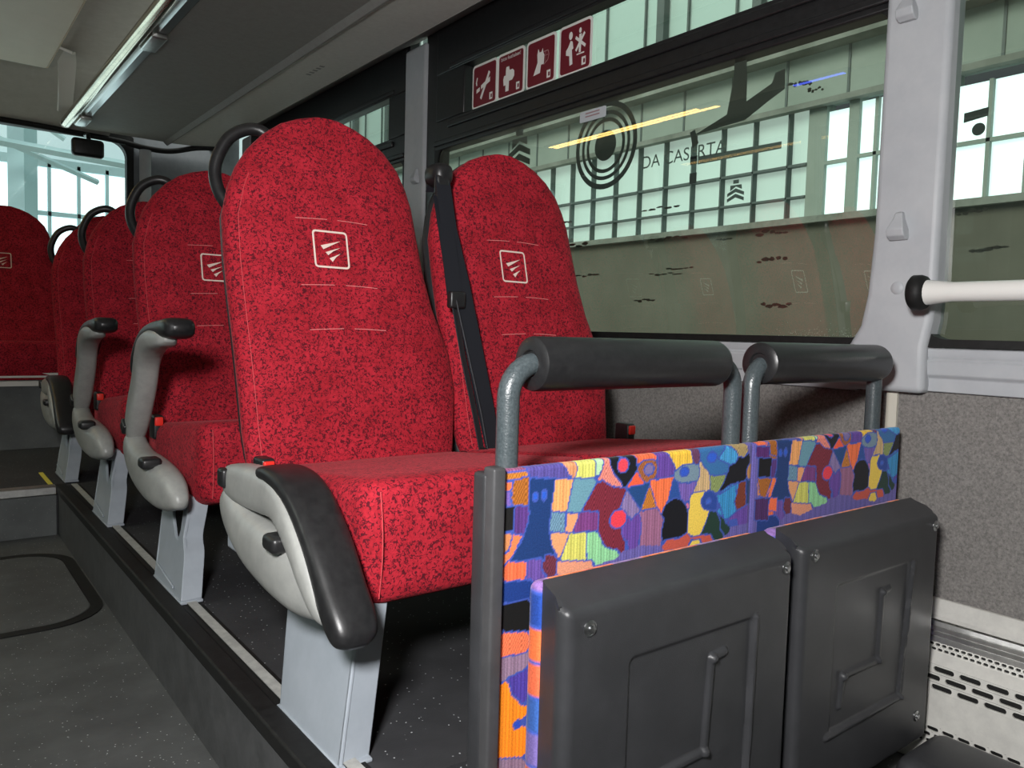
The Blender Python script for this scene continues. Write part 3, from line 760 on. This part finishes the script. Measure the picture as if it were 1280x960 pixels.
# ------------------------------------------------------------------ things on the pillar / wall
def hook(y,z,lab,x=1.708):
    bm=bmesh.new()
    rs=[]
    for zz,hy,dx in((-.030,.016,.004),(-.030,.018,.010),(-.022,.019,.022),(-.008,.018,.026),(.004,.014,.020),(.016,.010,.014),(.028,.008,.011),(.031,.006,.004)):
        rs.append([(x-dx,y-hy,z+zz),(x-dx,y+hy,z+zz),(x+.001,y+hy*1.08,z+zz),(x+.001,y-hy*1.08,z+zz)])
    rings(bm,rs); o=link('coat_hook',bm,M['trim'],smooth=30,bevel=.003,seg=3); tag(ctop(o),lab,'hook','coat hooks on the window pillars'); return o
hook(.846,1.47,'grey coat hook at the top of the near pillar'); hook(.838,1.005,'grey coat hook halfway down the near pillar'); hook(2.90,1.40,'small grey coat hook on the far window pillar',1.715)
bm=bmesh.new(); disc(bm,(1.709,.836,.872),(-1,0,0),.014,.006,24,prof=[(1,0),(1,.4),(.7,.9),(.2,1)])
tag(ctop(link('screw_cap',bm,M['trim'],smooth=40)),'round grey screw cap on the near pillar below the hooks','cap')
hr=empty('handrail',(1.64,.74,.855)); O=(1.64,.74,.855); tag(hr,'white horizontal handrail with black end cup beside the near pillar','handrail')
link('rail',tb([(1.635,.742,.856),(1.635,.69,.856),(1.635,.3,.856),(1.635,-.6,.856)],[.026,.0195,.0195,.0195],24),M['white'],hr,O,60)
bm=bmesh.new(); disc(bm,(1.635,.770,.856),(0,-1,0),.036,.032,32,prof=[(.85,0),(1,.15),(1,.6),(.92,.85),(.7,1)]); rbox(bm,1.635,1.709,.762,.785,.838,.874,.006)
link('end_cup',bm,M['rubber'],hr,O,50)
# ------------------------------------------------------------------ stickers on the quarter light
def S2W(y0,z0,x): return lambda s,t:(x,y0-s,z0+t)
def flat(bm,W,pts): bm.faces.new([bm.verts.new(W(*p)) for p in pts])
def circ(cx,cy,rx,ry,n=16): return [(cx+rx*math.cos(2*PI*k/n),cy+ry*math.sin(2*PI*k/n)) for k in range(n)]
def thk(p,q,w):
    dx,dy=q[0]-p[0],q[1]-p[1]; L=math.hypot(dx,dy); nx,ny=-dy/L*w/2,dx/L*w/2
    return [(p[0]+nx,p[1]+ny),(q[0]+nx,q[1]+ny),(q[0]-nx,q[1]-ny),(p[0]-nx,p[1]-ny)]
ST=[('no_smoking_sign','maroon no smoking sticker, farthest of the four on the top pane',2.548,
   [[(.06,.33),(.24,.37),(.24,.47),(.06,.43)],[(.30,.40),(.78,.52),(.78,.64),(.30,.50)],thk((.30,.16),(.74,.78),.10),[(.06,.52),(.02,.60),(.06,.70),(.08,.74),(.12,.72),(.08,.62),(.10,.53)]]),
 ('hold_on_sign','maroon sticker with a hand gripping a pole, second from the far pillar',2.385,
   [[(.24,.10),(.40,.10),(.42,.62),(.40,.70),(.26,.70),(.24,.60)],[(.34,.34),(.56,.34),(.66,.42),(.66,.54),(.58,.60),(.44,.60),(.34,.66)],[(.14,.26),(.26,.26),(.26,.50),(.16,.50),(.12,.42)]]),
 ('muzzle_dog_sign','maroon sticker with a muzzled dog head, third from the far pillar',2.215,
   [[(.16,.22),(.46,.24),(.50,.42),(.62,.42),(.64,.62),(.58,.70),(.56,.80),(.50,.72),(.42,.72),(.36,.82),(.32,.68),(.34,.50)]]),
 ('pushchair_sign','maroon sticker of a figure and a crossed-out one, nearest of the four',2.04,
   [circ(.30,.80,.075,.09),[(.30,.69),(.38,.66),(.42,.50),(.36,.48),(.40,.16),(.28,.14),(.26,.36),(.12,.40),(.12,.50),(.20,.56)],circ(.68,.84,.05,.06),[(.64,.76),(.74,.76),(.72,.36),(.64,.36)],thk((.50,.72),(.90,.46),.07),thk((.86,.76),(.52,.42),.07),thk((.56,.33),(.86,.33),.03)])]
for nm,lab,y0,shp in ST:
    w,h=.166,.166; z0=1.606; O=(1.748,y0-w/2,z0)
    bm=bmesh.new(); prism(bm,[(y0-w/2+p[0],z0+h/2+p[1]) for p in rrect(w-.006,h,.016,5)],'x',1.7455,1.748)
    r=link(nm,bm,M['stickw'],None,O,0); r.location=O; tag(r,lab,'sticker','safety stickers on the top window pane')
    bm=bmesh.new(); prism(bm,[(y0-w/2+p[0],z0+h/2+p[1]) for p in rrect(w-.024,h-.018,.010,5)],'x',1.7448,1.7455)
    link('sign_field',bm,M['stickr'],r,O,0)
    Wf=lambda s,t,y0=y0:(1.7444,y0-.014-(.08+.88*s)*(w-.028),z0+.010+t*(h-.020))
    bm=bmesh.new()
    for qi,q in enumerate(shp): flat(bm,lambda s,t,qi=qi:(Wf(s,t)[0]-.0001*qi,)+Wf(s,t)[1:],q)
    flat(bm,Wf,[(.76,.06),(.92,.06),(.92,.24),(.76,.24)])
    link('pictogram',bm,M['stickw'],r,O,0)
    bm=bmesh.new(); Wg=lambda s,t,y0=y0:(1.7440,y0-.014-s*(w-.028),z0+.010+t*(h-.020)); flat(bm,Wg,[(.81,.10),(.87,.10),(.87,.19),(.81,.19)]); link('corner_mark',bm,M['stickr'],r,O,0)
    if nm=='muzzle_dog_sign':
        bm=bmesh.new()
        for q in (thk((.60,.70),(.78,.70),.02),thk((.78,.70),(.82,.60),.02),thk((.82,.60),(.78,.48),.02),thk((.78,.48),(.62,.40),.02),thk((.68,.70),(.70,.44),.012),thk((.62,.60),(.80,.60),.012)): flat(bm,Wg,q)
        link('muzzle',bm,mat('muzzle_line',(.55,.3,.3),.6),r,O,0)
def tomesh(o):
    bpy.context.view_layer.update()
    me=D.meshes.new_from_object(o.evaluated_get(bpy.context.evaluated_depsgraph_get())); nm=o.name
    n=D.objects.new('x',me); COL.objects.link(n); n.matrix_world=o.matrix_world.copy()
    if o.parent: n.parent=o.parent; n.matrix_parent_inverse=o.matrix_parent_inverse.copy()
    n.matrix_basis=o.matrix_basis.copy()
    D.objects.remove(o); n.name=nm; return n
def text(name,s,size,loc,m,parent=None,ex=0,bold=None):
    c=D.curves.new(name,'FONT'); c.body=s; c.size=size; c.align_x='CENTER'; c.align_y='CENTER'; c.materials.append(m); c.extrude=ex
    o=D.objects.new(name,c); COL.objects.link(o)
    # text right = -y, up = z, facing -x
    o.matrix_world=Matrix(((0,0,-1,loc[0]),(-1,0,0,loc[1]),(0,1,0,loc[2]),(0,0,0,1)))
    return o
ho=D.objects['hold_on_sign']
t=text('lettering','bitte festhalten!',.0185,(1.7440,2.385-.083,1.750),M['stickw']); t.parent=ho; t.matrix_parent_inverse=Matrix.Translation(ho.location).inverted()
tomesh(t)
# pale label on the main pane and film decals
bm=bmesh.new(); prism(bm,[(1.842+p[0],1.448+p[1]) for p in rrect(.118,.034,.005,3)],'x',1.7260,1.7280)
lb=tag(ctop(link('window_label',bm,M['label'],smooth=0)),'small pale label at the top of the main window pane','label')
bm=bmesh.new()
for zz in(1.454,1.444): flat(bm,lambda s,t:(1.7255,s,t),[(1.81,zz),(1.875,zz),(1.875,zz+.004),(1.81,zz+.004)])
L2=link('print_lines',bm,mat('faded_print',(.35,.2,.22),.6),smooth=0); L2.parent=lb; L2.matrix_parent_inverse=Matrix.Translation(lb.location).inverted()
XD=1.7575
def ringdec(bm,cy,cz,r0,r1,n=48):
    a=[bm.verts.new((XD,cy+r0*math.cos(2*PI*k/n),cz+r0*math.sin(2*PI*k/n))) for k in range(n)]
    b=[bm.verts.new((XD,cy+r1*math.cos(2*PI*k/n),cz+r1*math.sin(2*PI*k/n))) for k in range(n)]
    for k in range(n): bm.faces.new((a[k],a[(k+1)%n],b[(k+1)%n],b[k]))
bm=bmesh.new(); bm.faces.new([bm.verts.new((XD,p[0],p[1])) for p in circ(1.812,1.352,.048,.048,32)])
for a,b in((.074,.086),(.096,.108),(.120,.137)): ringdec(bm,1.812,1.352,a,b)
tag(ctop(link('target_decal',bm,M['decal'],smooth=0)),'round dark decal of concentric rings on the main pane','decal')
def chev(cy,cz,s,nm,lab,m):
    bm=bmesh.new(); W=lambda a,b:(XD,cy-a*s,cz+b*s)
    for q in ([(-.25,1.0),(.25,1.0),(.25,.72),(-.25,.72)],[(-.5,.62),(.5,.62),(.55,.3),(.5,.28),(0,.5),(-.5,.2)],[(-.75,.05),(0,.38),(.75,.05),(.75,-.2),(0,.1),(-.75,-.2)],[(-.75,-.35),(0,-.02),(.75,-.35),(.75,-.6),(0,-.3),(-.75,-.6)]): flat(bm,W,q)
    tag(ctop(link(nm,bm,m,smooth=0)),lab,'decal')
chev(2.255,1.40,.085,'arrow_decal','dark stacked chevron decal beside the far window pillar',M['decal'])
chev(1.308,1.140,.036,'arrow_decal','small grey stacked chevron decal above the reflected seats',M['decall'])
bm=bmesh.new(); W=lambda y,z:(XD,y,z)
flat(bm,W,[(1.329,1.541),(1.296,1.532),(1.288,1.437),(1.287,1.377),(1.212,1.406),(1.203,1.431),(1.175,1.434),(1.173,1.384),(1.218,1.364),(1.289,1.329),(1.436,1.321),(1.455,1.32),(1.348,1.355),(1.331,1.447)])
flat(bm,W,[(1.472,1.330),(1.455,1.335),(1.44,1.295),(1.46,1.285)])
flat(bm,W,[(1.467,1.262),(1.442,1.262),(1.442,1.238),(1.467,1.238)]); flat(bm,W,[(1.467,1.215),(1.442,1.215),(1.442,1.185),(1.467,1.185)])
tag(ctop(link('anchor_decal',bm,M['decal'],smooth=0)),'large dark anchor-like decal right of the target rings','decal')
bm=bmesh.new(); flat(bm,W,[(1.44,1.258),(1.175,1.254),(1.175,1.236),(1.44,1.236)])
tag(ctop(link('bar_decal',bm,M['decall'],smooth=0)),'long thin grey bar decal below the anchor-like one','decal')
t=text('window_lettering','DA CASERTA',.052,(XD,1.50,1.270),M['decall']); t=tomesh(t); tag(t,'DA CASERTA in thin grey letters on the main pane','lettering')
bm=bmesh.new(); flat(bm,W,[(.742,1.236),(.695,1.240),(.695,1.222),(.742,1.216)]); flat(bm,W,circ(.712,1.198,.013,.013,20))
tag(ctop(link('bar_and_dot_decal',bm,M['decal'],smooth=0)),'small dark bar and dot on the window beyond the near pillar','decal')
rn=random.Random(7); bm=bmesh.new()
for (y,z,hy,hz) in ((1.573,1.13,.076,.005),(1.537,1.039,.074,.007),(1.339,1.021,.026,.004),(1.19,1.028,.046,.008),(1.186,.956,.046,.008),(1.547,.935,.06,.005),(1.168,.839,.046,.008),(2.018,1.13,.06,.008),(1.954,1.045,.078,.008),(1.89,.944,.066,.005),(1.622,.861,.04,.006),(1.488,.95,.051,.004),(.714,1.029,.031,.007),(.679,.949,.037,.006),(1.131,1.386,.033,.009),(1.087,1.362,.021,.008)):
    for k in range(5):
        cy=y+hy*(k-2)/2.2*.9; cz=z+rn.uniform(-.6,.6)*hz; ry=hy*rn.uniform(.16,.34); rz=hz*rn.uniform(.35,.8)
        pts=circ(0,0,1,1,11); flat(bm,W,[(cy+p[0]*ry*rn.uniform(.7,1.2),cz+p[1]*rz*rn.uniform(.7,1.2)) for p in pts])
for k in range(170):
    cy=rn.gauss(1.08,.05) if k%2 else rn.gauss(.99,.04); cz=.757+abs(rn.gauss(0,.016)); r=rn.uniform(.0005,.0013)
    f=bm.faces.new([bm.verts.new(W(cy+a*r,cz+b*r)) for a,b in((1,0),(0,1),(-1,0),(0,-1))]); f.material_index=1
dd=link('window_grime',bm,[M['dirt'],M['dust']],smooth=0); dd['kind']='stuff'; dd['label']='brown smears and pale dust on the outside of the main pane'; dd['category']='grime'
# ------------------------------------------------------------------ heater along the wall
hh=empty('wall_heater',(1.70,-.3,-.12)); O=(1.70,-.3,-.12); tag(hh,'silver slotted heater cover along the wall foot','heater')
Y0,Y1=-1.6,.80
link('top_flange',prismb([(1.749,.207),(1.742,.207),(1.712,.178),(1.712,.170),(1.749,.170)],'y',Y0,Y1),M['heat'],hh,O,30,.002)
link('ribbed_trim',prismb([(1.745,.168),(1.708,.168),(1.705,.160),(1.709,.157),(1.703,.150),(1.707,.147),(1.700,.140),(1.704,.137),(1.697,.128),(1.745,.128)],'y',Y0,Y1),M['alu'],hh,O,0)
def slots(z0,z1,x0,x1,rows,pitch,sl,sh,y0,y1,stag=.5):
    """sheet from (x0,z0) bottom to (x1,z1) top with staggered slot holes"""
    bm=bmesh.new(); rh=1/rows
    def W(y,t,dep=0): return (x0+(x1-x0)*t+dep,y,z0+(z1-z0)*t)
    for r in range(rows):
        off=stag*pitch*(r%2); y=y0-pitch+off
        while y<y1:
            a,b=max(y,y0),min(y+pitch,y1)
            if b-a>pitch*.99:
                H=abs(z1-z0)*rh
                o=[]; i=[]; n=4; cy=(a+b)/2; w2=sl/2; h2=sh/2
                inn=rrect(sl,sh,sh*.48,4)
                for p in inn:
                    sx=1 if p[0]>0 else -1; sy=1 if p[1]>0 else -1
                    k=max(abs(p[0])/(pitch/2),abs(p[1])/(H/2)); o.append((p[0]/k,p[1]/k))
                vo=[bm.verts.new(W(cy+p[0],(r+.5)*rh+p[1]/abs(z1-z0))) for p in o]
                vi=[bm.verts.new(W(cy+p[0],(r+.5)*rh+p[1]/abs(z1-z0))) for p in inn]
                vd=[bm.verts.new(W(cy+p[0],(r+.5)*rh+p[1]/abs(z1-z0),.004)) for p in inn]
                m=len(o)
                for k in range(m):
                    q=(k+1)%m; bm.faces.new((vo[k],vo[q],vi[q],vi[k])); bm.faces.new((vi[k],vi[q],vd[q],vd[k]))
            elif b-a>.001:
                bm.faces.new([bm.verts.new(W(yy,tt)) for yy,tt in((a,r*rh),(b,r*rh),(b,(r+1)*rh),(a,(r+1)*rh))])
            y+=pitch
    return bm
ys=-.2
link('upper_grille',slots(.110,.128,1.690,1.697,2,.0125,.0095,.0055,ys,Y1),M['heat'],hh,O,0)
link('front_band',prismb([(1.692,.112),(1.690,.110),(1.672,.090),(1.676,.090)],'y',Y0,Y1),M['heat'],hh,O,0)
link('slotted_panel',slots(.036,.090,1.664,1.672,3,.050,.040,.0105,ys,Y1),M['heat'],hh,O,0)
link('front_panel',prismb([(1.668,.036),(1.664,.036),(1.660,-.035),(1.664,-.035)],'y',Y0,Y1),M['heat'],hh,O,0)
link('lower_grille',slots(-.075,-.035,1.657,1.660,3,.030,.023,.008,ys,Y1),M['heat'],hh,O,0)
link('foot_panel',prismb([(1.661,-.075),(1.657,-.075),(1.655,-.118),(1.659,-.118)],'y',Y0,Y1),M['heat'],hh,O,0)
link('heater_core',B((1.705,1.745,Y0,Y1,-.118,.127)),M['rubber'],hh,O,0)
link('grille_backing',prismb([(1.70,.125),(1.696,.112),(1.680,.088),(1.672,.036),(1.668,-.034),(1.668,-.118),(1.71,-.118),(1.71,.125)],'y',Y0,Y1-.01),M['rubber'],hh,O,0)
bm=bmesh.new(); rbox(bm,1.42,1.60,.46,.655,-.119,-.005,.03,5)
tag(ctop(link('seat_foot_cover',bm,M['cover'],smooth=50)),'dark rounded cover on the floor beside the slotted heater','cover')
# ------------------------------------------------------------------ ceiling and rack
struct(link('ceiling',B((-1.3,1.0,-1.6,4.9,2.12,2.16)),M['ceilg'],smooth=0))
bm=bmesh.new(); rbox(bm,-.62,.60,-1.5,4.78,2.05,2.075,.02,4)
struct(link('ceiling_panel',bm,M['ceil'],smooth=40)); 
struct(link('ceiling_panel_rim',B((-.60,.63,-1.5,4.80,2.072,2.12)),M['ceilg'],smooth=0))
# sloping lining down to the rear window
struct(link('ceiling_rear',prismb([(4.82,2.13),(4.90,2.12),(5.40,1.885),(5.44,1.90),(5.44,2.16),(4.82,2.16)],'x',-1.3,1.0),M['ceilg'],smooth=30))
struct(link('trim_rear_window',tb(smoothpath([(-1.3,5.38,1.885),(.40,5.38,1.885),(.8,5.38,1.875),(1.05,5.37,1.865),(1.2,5.36,1.845),(1.35,5.36,1.85),(1.5,5.33,1.89),(1.62,5.28,1.90)],5),.017,12),M['rubber'],smooth=60))
rk=empty('luggage_rack',(1.1,1.9,1.88)); O=(1.1,1.9,1.88); tag(rk,'charcoal overhead luggage rack with a bright tube along its edge','luggage rack')
link('rack_floor',prismb([(.83,1.895),(1.30,1.895),(1.30,1.92),(.83,1.92)],'y',-1.6,5.33),M['rack'],rk,O,30,.003)
link('rack_tube',tb([(.745,-1.6,1.893),(.745,5.22,1.893)],.029,20),M['poltube'],rk,O,60)
bm=bmesh.new(); disc(bm,(.745,5.22,1.893),(0,1,0),.0295,.02); link('tube_end',bm,M['cream'],rk,O,50)
link('edge_channel',prismb([(.782,1.905),(.800,1.888),(.832,1.889),(.834,1.90),(.805,1.904),(.79,1.92)],'y',-1.6,5.25),M['steel'],rk,O,30)
link('rack_lip',prismb([(1.298,1.895),(1.318,1.876),(1.326,1.876),(1.326,1.93),(1.298,1.93)],'y',-1.6,5.33),M['rack'],rk,O,0)
for y in(3.35,4.95):
    bm=bmesh.new(); rbox(bm,.775,.835,y,y+.20,1.868,1.890,.006); link('tube_bracket',bm,M['alu'],rk,O,40)
struct(link('ceiling_soffit',prismb([(1.327,1.893),(1.60,1.905),(1.60,1.925),(1.327,1.925)],'y',-1.6,5.33),M['soffit'],smooth=0))
struct(link('ceiling_side',prismb([(1.60,1.903),(1.70,1.955),(1.76,1.985),(1.76,2.05),(1.60,2.05)],'y',-1.6,5.4),M['rack'],smooth=30))
struct(link('trim_soffit_bead',B((1.327,1.334,-1.6,5.33,1.889,1.896)),M['white'],smooth=0))
bm=bmesh.new()
for k in range(5): rbox(bm,1.44,1.475,3.30+k*.036,3.318+k*.036,1.8985,1.9015,.001,1)
tag(ctop(link('air_vent',bm,M['rack'],smooth=0)),'small row of vent slits in the soffit above the seats','vent')
bm=bmesh.new(); P=smoothpath([(.615,4.40,2.06),(.65,4.55,2.095),(.68,4.72,2.07),(.695,4.86,1.99),(.70,4.95,1.90)],6)
strip(bm,P,.085,.012,wd=(.75,.6,.0)); struct(link('trim_ceiling_bracket',bm,M['white'],smooth=50))
# camera unit at the rear window
cu=empty('camera_unit',(.86,5.2,1.70)); O=(.86,5.2,1.70); tag(cu,'small black camera unit hanging at the top of the rear window','camera unit')
bm=bmesh.new(); rbox(bm,.765,.935,5.16,5.22,1.705,1.81,.022,4); link('camera_body',bm,M['black'],cu,O,50)
link('mounting_arm',tb(filletpath([(.86,5.21,1.80),(.86,5.23,1.845),(.86,5.33,1.86)],.02),.012,10),M['black'],cu,O,50)
# rear wall: panel right of the rear window and below it
struct(link('wall_rear',B((1.12,1.80,5.40,5.45,.0,2.15),(-1.3,1.12,5.40,5.45,.0,.95),(-1.3,1.12,5.40,5.45,1.90,2.15)),M['rearpanel'],smooth=0))
W=struct(empty('window_9',(0,5.40,.95))); O=(0,5.40,.95)
bm=bmesh.new(); y=5.392; a=rrect(2.44,.98,.02,8,-.08,1.42); b=rrect(2.36,.90,.10,8,-.08,1.42)
va=[[bm.verts.new((p[0],yy,p[1])) for p in q] for yy,q in((y,a),(y,b),(5.45,b))]; n_=len(a)
for k in range(n_):
    for u,v in((0,1),(1,2)): bm.faces.new((va[u][k],va[u][(k+1)%n_],va[v][(k+1)%n_],va[v][k]))
link('rubber_seal',bm,M['rubber'],W,O,30)
bm=bmesh.new(); bm.faces.new([bm.verts.new(p) for p in((-1.25,5.42,.9),(1.12,5.42,.9),(1.12,5.42,1.92),(-1.25,5.42,1.92))]); link('window_pane',bm,M['clear'],W,O,0)
struct(link('trim_rear_post',tb([(1.20,5.36,.9),(1.20,5.36,1.83)],.035,14),M['trim'],smooth=60))
# left wall of the bus with its windows, front closed end
bm=B((-1.35,-1.3,-1.6,5.45,-.17,.75),(-1.35,-1.3,-1.6,5.45,1.95,2.16))
for y in(-1.6,-.1,1.4,2.9,4.3,5.35): box(bm,-1.35,-1.28,y,y+.1,.75,1.95)
struct(link('wall_left',bm,M['trim'],smooth=0))
for i,(a,b) in enumerate(((-1.5,-.1),(0,1.4),(1.5,2.9),(3.0,4.3),(4.4,5.35))):
    bm=bmesh.new(); bm.faces.new([bm.verts.new(p) for p in((-1.32,a,.75),(-1.32,b,.75),(-1.32,b,1.95),(-1.32,a,1.95))]); struct(link('window_%d'%(3+i),bm,M['glass'],smooth=0))
struct(link('wall_front',B((-1.3,1.8,-1.65,-1.6,-.17,2.16)),M['ceilg'],smooth=0))
# ceiling lamp strip (seen mirrored in the main pane)
bm=bmesh.new(); rbox(bm,-.60,-.50,3.08,4.72,2.036,2.052,.006)
lp=ctop(link('ceiling_lamp',bm,M['trim'],smooth=40)); tag(lp,'slim warm strip lamp on the ceiling above the aisle','lamp')
bm=B((-.595,-.56,3.13,4.67,2.0325,2.0355),(-.54,-.51,3.25,4.67,2.0325,2.0355)); q=link('lamp_tube',bm,M['lamp'],smooth=0); q.parent=lp; q.matrix_parent_inverse=Matrix.Translation(lp.location).inverted()
bm=bmesh.new(); rbox(bm,-.60,-.53,2.26,2.64,2.036,2.052,.006)
lq=ctop(link('ceiling_lamp',bm,M['trim'],smooth=40)); tag(lq,'short blue strip lamp on the ceiling panel edge beside the warm one','lamp')
bm=B((-.58,-.55,2.30,2.60,2.0325,2.0355)); q=link('lamp_tube',bm,M['bluelamp'],smooth=0); q.parent=lq; q.matrix_parent_inverse=Matrix.Translation(lq.location).inverted()
struct(link('trim_bench_edge',B((-1.3,1.1,4.075,4.10,.452,.474)),M['white'],smooth=0))
# ------------------------------------------------------------------ the hall outside, with glowing stand-ins for reflected windows
XF=4.5
struct(link('wall_hall_lower',B((XF,XF+.1,-3,12,-1.2,1.50)),M['halldark'],smooth=0))
struct(link('wall_hall_band',B((XF,XF+.1,-3,12,2.22,2.75)),M['hallgreen'],smooth=0)); struct(link('window_20',B((XF+.02,XF+.1,-3,12,2.75,6.5)),M['skyglass2'],smooth=0))  # the part above the band carries an added glow
struct(link('wall_hall_beams',B((XF-.12,XF,-3,12,2.54,2.66),(XF-.06,XF,-3,12,2.20,2.235),(XF-.05,XF,-3,12,1.49,1.53)),M['hallbeam'],smooth=0))
bm=bmesh.new(); y=-2.9
while y<11.9: box(bm,XF-.006,XF+.01,y,y+.016,2.235,6.5); y+=.42
y=-2.7
while y<11.9: box(bm,XF-.05,XF+.01,y,y+.07,2.66,6.5); y+=.84
struct(link('wall_hall_joints',bm,M['mullion'],smooth=0))
bm=bmesh.new(); box(bm,XF+.04,XF+.05,2.82,12,1.50,2.22); struct(link('window_21',bm,M['skyglass'],smooth=0))  # glowing sheet in place of glazing reflected by the pane
bm=bmesh.new()
y=2.95
while y<11.9: box(bm,XF-.01,XF+.04,y,y+.010,1.50,2.22); y+=.26
box(bm,XF-.01,XF+.04,2.82,12,1.86,1.875); box(bm,XF-.01,XF+.04,2.82,12,1.66,1.672)
struct(link('trim_hall_mullions',bm,M['mullion'],smooth=0))
def bright(n,a,b,z0,z1):  # glowing panes put outside to imitate windows reflected in the glass
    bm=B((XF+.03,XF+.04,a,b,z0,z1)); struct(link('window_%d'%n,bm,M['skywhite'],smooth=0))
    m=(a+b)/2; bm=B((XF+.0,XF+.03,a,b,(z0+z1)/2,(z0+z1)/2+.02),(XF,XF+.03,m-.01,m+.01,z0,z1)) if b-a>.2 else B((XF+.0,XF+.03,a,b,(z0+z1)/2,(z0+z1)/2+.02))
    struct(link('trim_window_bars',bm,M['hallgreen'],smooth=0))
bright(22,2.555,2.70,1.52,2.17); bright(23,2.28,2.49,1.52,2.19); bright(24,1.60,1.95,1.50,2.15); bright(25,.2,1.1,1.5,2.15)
bm=B((XF,XF+.1,2.70,2.82,1.50,2.22),(XF,XF+.1,2.49,2.555,1.50,2.22),(XF,XF+.1,1.95,2.28,1.50,2.22),(XF,XF+.1,1.1,1.60,1.50,2.22),(XF,XF+.1,-3,.2,1.50,2.22))
struct(link('wall_hall_piers',bm,M['hallgreen'],smooth=0))
struct(link('ground_hall',B((-8,XF,-4,14,-1.25,-1.2)),M['concrete'],smooth=0))
# behind the rear window: end wall of glazing, teal columns and roof trusses
YR=10.5
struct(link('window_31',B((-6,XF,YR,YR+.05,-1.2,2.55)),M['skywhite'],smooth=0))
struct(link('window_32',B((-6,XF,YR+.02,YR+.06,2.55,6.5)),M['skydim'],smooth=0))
bm=bmesh.new(); x=-5.9
while x<XF: box(bm,x,x+.035,YR-.05,YR,-1.2,2.55); x+=.30
box(bm,-6,XF,YR-.05,YR,2.50,2.60); box(bm,-6,XF,YR-.05,YR,1.95,2.0)
struct(link('trim_end_mullions',bm,M['teal'],smooth=0))
def beam(p,q,w=.06):
    b_=bmesh.new(); tube(b_,[p,q],w,4); return b_
for i,x in enumerate((.95,2.6,-.9)):
    tag(link('hall_column',beam((x,9.4,-1.2),(x,9.4,3.2),.13),M['teal'],smooth=0),['pale teal steel column behind the camera unit','pale teal steel column at the far right of the hall','pale teal steel column beyond the rear bench'][i],'column','steel columns in the hall behind')
for i,(p,q,w) in enumerate((((-3,8.6,2.55),(3,8.6,2.25),.04),((-2,8,3.2),(1.6,9.2,2.2),.03),((-3,8.4,3.0),(2.6,8.6,3.0),.04),((-.6,8.2,2.2),(1.5,8.2,3.0),.03),((-.2,8.5,3.3),(1.2,8.5,2.45),.025))):
    tag(link('roof_truss',beam(p,q,w),M['teal'],smooth=0),['low pale roof beam crossing the rear window','slanting pale roof beam descending to the column','high pale roof beam near the window top','rising diagonal roof brace','thin falling diagonal roof brace'][i],'roof beam','roof beams seen through the rear window')
# ------------------------------------------------------------------ light
w=D.worlds.new('hall_daylight'); SC.world=w; w.use_nodes=True
bg=w.node_tree.nodes['Background']; bg.inputs[0].default_value=(.82,.93,1.0,1); bg.inputs[1].default_value=.09
def area(name,loc,target,sx,sy,power,col):
    l=D.lights.new(name,'AREA'); l.shape='RECTANGLE'; l.size=sx; l.size_y=sy; l.energy=power; l.color=col
    o=D.objects.new(name,l); COL.objects.link(o); o.location=loc
    o.rotation_euler=(Vector(target)-Vector(loc)).to_track_quat('-Z','Y').to_euler(); return o
l=D.lights.new('work_lamp','SPOT'); l.energy=150; l.shadow_soft_size=.10; l.color=(1,.985,.975); l.spot_size=math.radians(150); l.spot_blend=1.0
o=D.objects.new('work_lamp',l); COL.objects.link(o); o.location=(-.22,.06,1.08); o.rotation_euler=(Vector((1.2,.85,.55))-o.location).to_track_quat('-Z','Y').to_euler()
area('hall_lamps',(2.6,4,6.5),(4.5,4,1.5),3.0,12.0,380,(.93,1,.95))  # added fill without a known lamp, brightens the hall facade
area('hall_lamps_far_side',(-3.5,3.5,5.5),(-3.2,3.5,-1.2),3.0,8.0,900,(1,.97,.90))  # unseen added fill, bounces off the ground up to the bus ceiling
# ------------------------------------------------------------------ camera
cam=D.cameras.new('camera'); co=D.objects.new('camera',cam); COL.objects.link(co); SC.camera=co
cam.sensor_fit='HORIZONTAL'; cam.sensor_width=36; cam.lens=972/1280*36; cam.clip_start=.02
R=((0.79003911,0.01777481,-0.61279872),(-0.61240998,0.06877457,-0.78754306),(0.02814654,0.99747387,0.06522007))
co.matrix_world=Matrix(((*R[0],0),(*R[1],0),(*R[2],.75),(0,0,0,1)))
vs=SC.view_settings; SC.display_settings.display_device='sRGB'; vs.view_transform='Standard'; vs.look='None'; vs.gamma=1; vs.exposure=0; vs.use_curve_mapping=False
